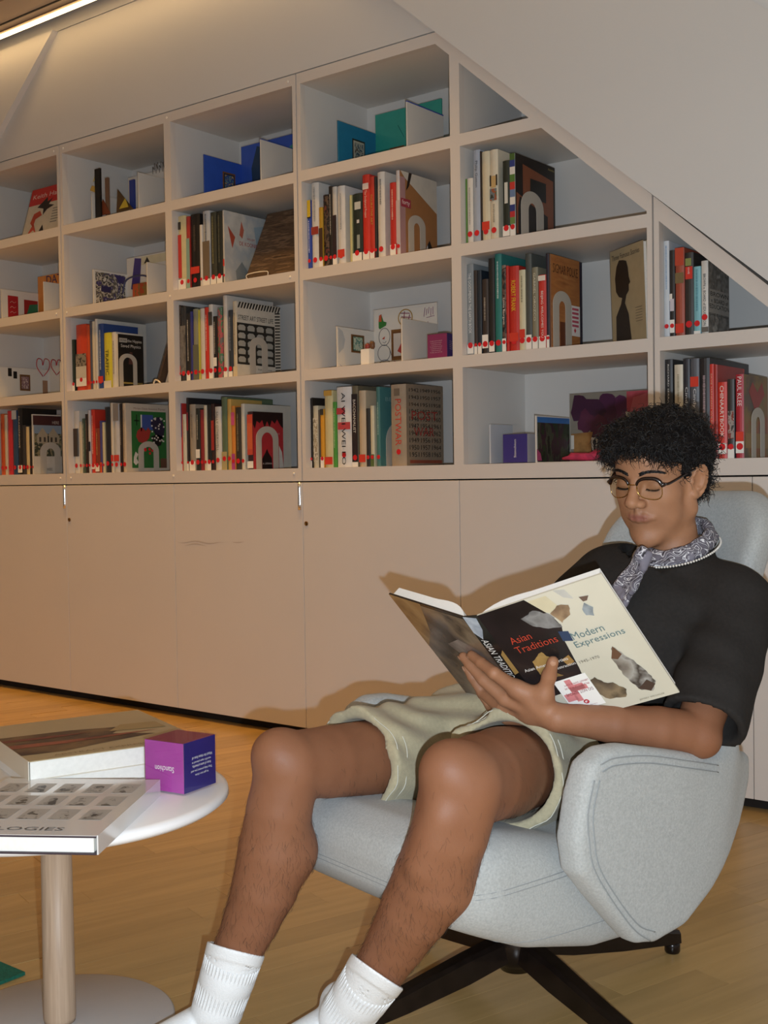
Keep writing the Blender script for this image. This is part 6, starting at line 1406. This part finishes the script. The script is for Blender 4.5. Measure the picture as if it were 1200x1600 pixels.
# socks
SOCK = mat('white_sock', 'eceded', .9, noise=.03, nscale=300, bump=.3, bscale=500)
def sock(pts, rs, toe, label, nn):
    lo = np.min(pts+toe, axis=0)-.07; hi = np.max(pts+toe, axis=0)+.07; f = Field(lo, hi, .0031)
    a, b = np.asarray(pts[1]), np.asarray(pts[0]); nn = np.array(nn)/np.linalg.norm(nn)
    def cutat(r_, z0=None):
        def q_(X, Y, Z):
            ab = b-a; L2 = ab@ab; x, y, z = X-a[0], Y-a[1], Z-a[2]; t = np.maximum((x*ab[0]+y*ab[1]+z*ab[2])/L2, 0); h_ = (X-b[0])*nn[0]+(Y-b[1])*nn[1]+(Z-b[2])*nn[2]
            d_ = np.maximum(np.sqrt((x-t*ab[0])**2+(y-t*ab[1])**2+(z-t*ab[2])**2)-(rs[1]+(rs[0]-rs[1])*np.clip(t, 0, 1.4))-r_, h_)
            return d_ if z0 is None else np.maximum(d_, -z0-h_)
        return q_
    f.put(cutat(0), np.minimum(a, b)-.08, np.maximum(a, b)+.08, .0); f.chain(pts[1:]+toe, rs[1:]+[.036, .036, .028], .008)
    f.put(cutat(.0020, .020), b-.08, b+.08, .001)
    d_ = (b-a)/np.linalg.norm(b-a); f.cone(b-d_*.006, b+d_*.05, rs[0]-.0045, rs[0]-.0040, 0, 'sub')
    V, F = f.mesh(); V = smooth_mesh(V, F, 2, .4)
    # ribs round the leg
    o = fastmesh('sock', pq(V), F, SOCK, person); o['label'] = label
    e1_ = np.cross(d_, [0, 1, 0]); e1_ /= np.linalg.norm(e1_); e2_ = np.cross(d_, e1_); L_ = np.linalg.norm(np.asarray(pts[0])-np.asarray(pts[2]))
    gg = Geo()
    P_ = [np.asarray(p) for p in pts]
    for i in range(44):
        t = 2*math.pi*i/44; line = []
        for s_ in np.linspace(.19, 1, 14):
            q_ = s_*(len(P_)-1); k_ = min(int(q_), len(P_)-2); u = q_-k_; c_ = P_[k_]*(1-u)+P_[k_+1]*u; r_ = rs[k_]*(1-u)+rs[k_+1]*u; line.append(c_+(e1_*math.cos(t)+e2_*math.sin(t))*(r_+.0001))
        gg.add(*tubegeo(line, .0016, 4))
    o2 = gg.build('sock_ribbing', SOCK, o, True); o2.data.transform(Matrix.Translation(-Vector(PB)))
    return o
sock([qat(369, 1482, 2.02), qat(356, 1525, 2.025), qat(340, 1575, 2.032)], [.0488, .0460, .0430], [[-.303, 2.035, .075], [-.305, 2.05, .038], [-.40, 1.94, .036]], 'white ribbed crew sock on the left of the picture', (.25, .33, .91))
sock([qat(590, 1517, 1.932), qat(566, 1552, 1.96), qat(540, 1588, 1.985)], [.0482, .0455, .0430], [[-.085, 2.01, .075], [-.085, 2.035, .038], [-.20, 1.90, .036]], 'white ribbed crew sock in the middle of the picture', (.55, .30, .78))
# ---------------------------------------------------------------- neckerchief and necklace
def paisley():
    m = bpy.data.materials.new('paisley_cotton'); m.use_nodes = True; nt = m.node_tree; b = nt.nodes['Principled BSDF']; b.inputs['Roughness'].default_value = .85
    tc = nt.nodes.new('ShaderNodeTexCoord'); n = nt.nodes.new('ShaderNodeTexNoise'); n.inputs['Scale'].default_value = 34; n.inputs['Detail'].default_value = 1.5; n.inputs['Distortion'].default_value = 1.2
    nt.links.new(tc.outputs['Object'], n.inputs['Vector'])
    mu = nt.nodes.new('ShaderNodeMath'); mu.operation = 'MULTIPLY'; mu.inputs[1].default_value = 7.0; fr_ = nt.nodes.new('ShaderNodeMath'); fr_.operation = 'FRACT'
    nt.links.new(n.outputs[0], mu.inputs[0]); nt.links.new(mu.outputs[0], fr_.inputs[0])
    r = nt.nodes.new('ShaderNodeValToRGB'); cr = r.color_ramp; cr.interpolation = 'CONSTANT'
    cr.elements[0].position = 0; cr.elements[0].color = (*srgb('66616a'), 1); cr.elements[1].position = .5; cr.elements[1].color = (*srgb('d6d4d6'), 1)
    for p_, c in ((.66, '7a757e'), (.84, '2a272b'), (.95, '66616a')): e = cr.elements.new(p_); e.color = (*srgb(c), 1)
    nt.links.new(fr_.outputs[0], r.inputs[0])
    n2 = nt.nodes.new('ShaderNodeTexNoise'); n2.inputs['Scale'].default_value = 11; nt.links.new(tc.outputs['Object'], n2.inputs['Vector'])
    r2 = nt.nodes.new('ShaderNodeValToRGB'); r2.color_ramp.elements[0].position = .42; r2.color_ramp.elements[1].position = .45; nt.links.new(n2.outputs[0], r2.inputs[0])
    mx = nt.nodes.new('ShaderNodeMix'); mx.data_type = 'RGBA'; mx.inputs[6].default_value = (*srgb('77727c'), 1); nt.links.new(r2.outputs[0], mx.inputs[0]); nt.links.new(r.outputs[0], mx.inputs[7])
    nt.links.new(mx.outputs[2], b.inputs['Base Color']); return m
PAIS = paisley()
fd = HR@np.array([1, 0, 0]); fd[2] = 0; fd /= np.linalg.norm(fd); nd = np.array([-fd[1], fd[0], 0])        # facing and the reader's left
if nd[1] > 0: nd = -nd
NC = NECK+np.array([.004, .006, .012])
f = Field((.42, 2.10, .70), (.70, 2.42, .92), .0036)
def ringpts(r, zc, tilt, n=28): return [NC+fd*(r*math.cos(t))+nd*(r*.93*math.sin(t))+np.array([0, 0, zc-tilt*math.cos(t)]) for t in np.linspace(0, 2*math.pi, n)]
for (r, zc, rad) in ((.064, .012, .0068), (.068, .003, .008), (.073, -.006, .0078)):
    P_ = ringpts(r, zc, .030)
    for i in range(len(P_)-1): f.cone(P_[i], P_[i+1], rad, rad, .006)
kn = qat(1003, 872, 2.19); f.ell(kn, (.017, .016, .022), .010); 
tl = [kn, qat(988, 898, 2.185), qat(970, 925, 2.175), qat(945, 960, 2.16)]
for i in range(3):
    for o_ in (-1, -.5, 0, .5, 1):
        w0, w1 = .012+.006*i, .012+.006*(i+1); f.cone(tl[i]+RH*0+np.array([o_*w0*1.0, o_*w0*-.5, o_*w0*.5]), tl[i+1]+np.array([o_*w1, -o_*w1*.5, o_*w1*.5]), .0065, .006, .006)
f.D += .0012*wob(*f._p(tuple(slice(0, n) for n in f.n)), 130, 2.0).astype(np.float32)
V, F = f.mesh(); V = smooth_mesh(V, F, 2, .45); sc_ = fastmesh('neckerchief', pq(V), F, PAIS, person); sc_['label'] = 'grey paisley bandana knotted round the neck'
nk = empty('bead_necklace', W(*NC), -YAW); tag(nk, 'pearly bead necklace lying on the black collar', 'necklace')
bm = bmesh.new(); bmesh.ops.create_icosphere(bm, subdivisions=2, radius=.0024); pme_ = bpy.data.meshes.new('bead'); bm.to_mesh(pme_); bm.free(); pme_.polygons.foreach_set('use_smooth', [True]*len(pme_.polygons))
PEARL = mat('pearl', 'd9d2c8', .15, coat=.8); pme_.materials.append(PEARL)
for i in range(96):
    t = 2*math.pi*i/96; p_ = fd*(.0865*math.cos(t))+nd*(.082*math.sin(t))+np.array([0, 0, -.0125-.030*math.cos(t)]); o = link('bead', pme_, None, nk); o.location = p_
# ---------------------------------------------------------------- eyebrows, lashes, hair
HAIR = mat('black_hair', '14100f', .45, spec=.45); HCAP = mat('black_hair_cap', '120e0d', .85, spec=.15)
ebg = Geo(); rr = random.Random(4)
def head_surface_x(y, z):                              # front-most skin point of the head at (y, z)
    m_ = (np.abs(headV[:, 1]-y) < .004) & (np.abs(headV[:, 2]-z) < .004) & (headV[:, 0] > 0)
    return headV[m_, 0].max() if m_.any() else .08
for s_ in (1, -1):
    for i in range(240):
        t = rr.random(); y = s_*(.011+.043*t); z = .0305+.0085*math.sin(math.pi*min(1, t*1.05)*.72)-.004*t+rr.uniform(-.0038, .0034)*(1-.55*t)
        x_ = head_surface_x(y, z); l = rr.uniform(.006, .010); dv_ = np.array([-.35*t, s_*(.75+.25*t), .55*(1-t)-.12]); dv_ /= np.linalg.norm(dv_)
        p0 = np.array([x_-.0005, y, z]); p1 = p0+dv_*l*.5+[.0014, 0, 0]; p2 = p0+dv_*l; p2[0] = max(p2[0], head_surface_x(p2[1], p2[2])+.0004)
        ebg.add(*tubegeo([hq(p0), hq(p1), hq(p2)], [.0005, .00045, .0002], 3))
eb = ebg.build('eyebrows', HAIR, person, True); eb.data.transform(Matrix.Translation(-Vector(PB)))
lg = Geo()
for s_ in (1, -1):
    for i in range(26):
        t = i/25; y = s_*(.020+.027*t); z = .0008-.0022*math.sin(math.pi*t); x_ = head_surface_x(y, z); p0 = np.array([x_-.0008, y, z]); lg.add(*tubegeo([hq(p0), hq(p0+[.003, s_*.0008*t, -.0012]), hq(p0+[.0055, s_*.002*t, -.0030])], [.0006, .0005, .0002], 3))
la = lg.build('eyelashes', HAIR, person, True); la.data.transform(Matrix.Translation(-Vector(PB)))
# curly hair: a close cap plus springy locks
f = Field((-.16, -.13, -.10), (.15, .13, .20), .0034)
f.ell((-.022, 0, .056), (.114, .098, .086), 0); f.ell((.050, .0, .088), (.074, .086, .044), .03); f.ell((-.06, 0, -.0), (.06, .074, .07), .03)
for s_ in (1, -1): f.cone((.028, s_*.076, .04), (.024, s_*.073, -.005), .010, .005, .01)
X, Y, Z = f._p(tuple(slice(0, n) for n in f.n))
hairline = .060-.55*np.clip(.055-X, 0, 1)**1.0+0*X                      # lower border of the cap, sinking towards the ears
low = np.where(X > .02, .066+.22*np.clip(X-.05, 0, 1)-.45*np.clip(np.abs(Y)-.035, 0, 1), np.where(X > -.035, .020+.9*np.clip(X+.01, 0, .05), -.055-.4*np.clip(-X-.06, 0, 1)))
side = (np.abs(Y) > .06) & (X > .018) & (X < .035)
cut = np.where(side, -.004-Z, low-Z)
f.D += (.006*wob(X, Y, Z, 105, .5)+.003*wob(X, Y, Z, 210, 1.5)).astype(np.float32)
f.D = smax(f.D, cut.astype(np.float32), .012)
V, F = f.mesh(); V = smooth_mesh(V, F, 1, .4); hair = fastmesh('hair', pq(hq(V)), F, HCAP, person); hair['label'] = 'thick curly black hair'
capV = V; nrm = np.zeros_like(V); fn_ = np.cross(V[F[:, 1]]-V[F[:, 0]], V[F[:, 2]]-V[F[:, 0]])
for c in range(4): 
    for k in range(3): nrm[:, k] += np.bincount(F[:, c], weights=fn_[:, k], minlength=len(V))
nrm /= np.linalg.norm(nrm, axis=1)[:, None]+1e-12
if (nrm*(V-[-.018, 0, .06])).sum(1).mean() < 0: nrm = -nrm
rs_ = np.random.RandomState(5); out = np.where((((V-[-.018, 0, .05])/[.1, .08, .085])**2).sum(1) > 1.0)[0]
cg = Geo()
def curl(p, n_, L, cr_, turns, th, droop, fr_=None):
    a_ = np.cross(n_, [0, 0, 1.0]) if fr_ is None else fr_; a_ = a_+rs_.normal(0, .5, 3); a_ -= n_*(a_@n_); a_ /= np.linalg.norm(a_)+1e-9; b_ = np.cross(n_, a_); m = 15; ts = np.linspace(0, 1, m); ph = rs_.uniform(0, 6.28)
    ax_ = a_*rs_.uniform(.4, 1)+n_*rs_.uniform(.15, .75); ax_ /= np.linalg.norm(ax_); e1_ = np.cross(ax_, n_); e1_ /= np.linalg.norm(e1_)+1e-9; e2_ = np.cross(ax_, e1_)
    pts = [p-n_*.004+ax_*L*t+e1_*cr_*math.cos(ph+turns*6.28*t)*min(1, t*4)+e2_*cr_*math.sin(ph+turns*6.28*t)*min(1, t*4)+np.array([0, 0, -droop*t*t]) for t in ts]
    cg.add(*tubegeo([hq(q) for q in pts], th*(1-.75*ts**2), 3))
for i in rs_.choice(out, 2600): curl(V[i], nrm[i], rs_.uniform(.014, .034), rs_.uniform(.0028, .0062), rs_.uniform(.8, 2.0), rs_.uniform(.0006, .0011), rs_.uniform(0, .012))
front = [i for i in out if V[i][0] > .055 and .055 < V[i][2] < .10 and abs(V[i][1]) < .09]
for i in rs_.choice(front, 420): curl(V[i], nrm[i], rs_.uniform(.014, .03), rs_.uniform(.003, .006), rs_.uniform(.8, 1.8), rs_.uniform(.0005, .0009), rs_.uniform(.004, .018), np.array([.3, rs_.uniform(-1, 1), -.6]))
cu_ = cg.build('hair_curls', HAIR, hair, True); cu_.data.transform(Matrix.Translation(-Vector(PB))); cu_['kind'] = 'stuff'
# fine dark hair on the shins
fnl = np.cross(LEGV[LEGF[:, 1]]-LEGV[LEGF[:, 0]], LEGV[LEGF[:, 2]]-LEGV[LEGF[:, 0]]); fnl /= np.linalg.norm(fnl, axis=1)[:, None]+1e-12
cen = LEGV[LEGF].mean(1); w_ = np.clip((.47-cen[:, 2])/.12, 0, 1)*np.clip((cen[:, 2]-.15)/.03, 0, 1); w_ += .12*np.clip((.55-cen[:, 2])/.1, 0, 1)*(cen[:, 2] > .16); w_ /= w_.sum()
hg = Geo(); lrs = np.random.RandomState(9)
cl_ = cen.mean(0)
for i in lrs.choice(len(cen), 3600, p=w_):
    n_ = fnl[i]; 
    dwn = np.array([lrs.normal(0, .35), lrs.normal(0, .35), -1.0]); dwn -= n_*(dwn@n_); dwn /= np.linalg.norm(dwn); L_ = lrs.uniform(.008, .018); p0 = cen[i]; s0 = lrs.normal(0, .25, 3)
    hg.add(*tubegeo([p0-n_*.0005, p0+dwn*L_*.5+n_*.0022, p0+dwn*L_+n_*.0018+s0*.003], [.00013, .00012, .00006], 3))
lh = hg.build('leg_hair', HAIR, body, True); lh.data.transform(Matrix.Translation(-Vector(PB))); lh['kind'] = 'stuff'
# ---------------------------------------------------------------- eyeglasses
gl = empty('eyeglasses', W(*hq((.095, 0, .008))), -YAW); tag(gl, 'browline eyeglasses with dark brown top rims and thin gold wire', 'glasses'); G0 = hq((.095, 0, .008))
def gq(pts): return [hq(p)-G0 for p in pts]
TORT = mat('tortoise', '1c0f0c', .25, noise=.4, nscale=90, coat=.6); GWIRE = mat('gold_wire', 'b08d4e', .22, 1.0); LENS = glass('lens', (.975, .97, .935))
def rimp(s_, t):                                       # lens outline: squarish oval, face-form wrapped
    cx, cz = .0335, .0035; c_, si = math.cos(t), math.sin(t); e = 2.6
    yy = cx+.0248*math.copysign(abs(c_)**(2/e), c_); zz = cz+.0205*math.copysign(abs(si)**(2/e), si)-(.004*(yy-cx)/.025 if si < 0 else 0)
    return (.1045-.30*max(0, yy-.012)**1.25*1.9-.05*(.02-zz)*.6, s_*yy, zz)
for s_ in (1, -1):
    tube('wire_rim', gq([rimp(s_, t) for t in np.linspace(math.radians(150), math.radians(390), 34)]), .0009, GWIRE, gl, 6)
    up = [np.array(rimp(s_, t))+[.0, 0, .0014] for t in np.linspace(math.radians(168), math.radians(12), 26)]
    up = up+[np.array(up[-1])+[-.003, s_*.006, .002]]
    tube('brow_bar', gq(up), np.array([.0020]+[.0028+.0016*i/26 for i in range(25)]+[.0040]), TORT, gl, 8)
    V_ = gq([rimp(s_, t) for t in np.linspace(0, 2*math.pi, 36, endpoint=False)]); pydata('lens', V_, [tuple(range(36))], LENS, gl)
    e0 = np.array(up[-1]); tube('temple', gq(spline([e0, e0+[-.012, s_*.0045, -.0002], (.035, s_*.0785, .021), (-.006, s_*.0835, .024), (-.024, s_*.083, .012), (-.032, s_*.081, -.006)], 26)), np.array([.0026]*10+[.0022]*16), TORT, gl, 8)
    tube('nose_pad_arm', gq(spline([rimp(s_, math.radians(168)), (.0985, s_*.0085, -.002), (.0975, s_*.0085, -.007)], 8)), .0006, GWIRE, gl, 5)
    b_ = blob('nose_pad', gl, (0, 0, 0), (.0025, .0018, .0042), glass('pad', (.95, .93, .88)) if s_ == 1 else bpy.data.materials['pad'], 1, 0); b_.location = Vector(hq((.0965, s_*.0088, -.008))-G0)
tube('bridge', gq(spline([rimp(1, math.radians(160)), (.1065, .004, .0125), (.1065, -.004, .0125), rimp(-1, math.radians(160))], 14)), .0011, GWIRE, gl, 6)
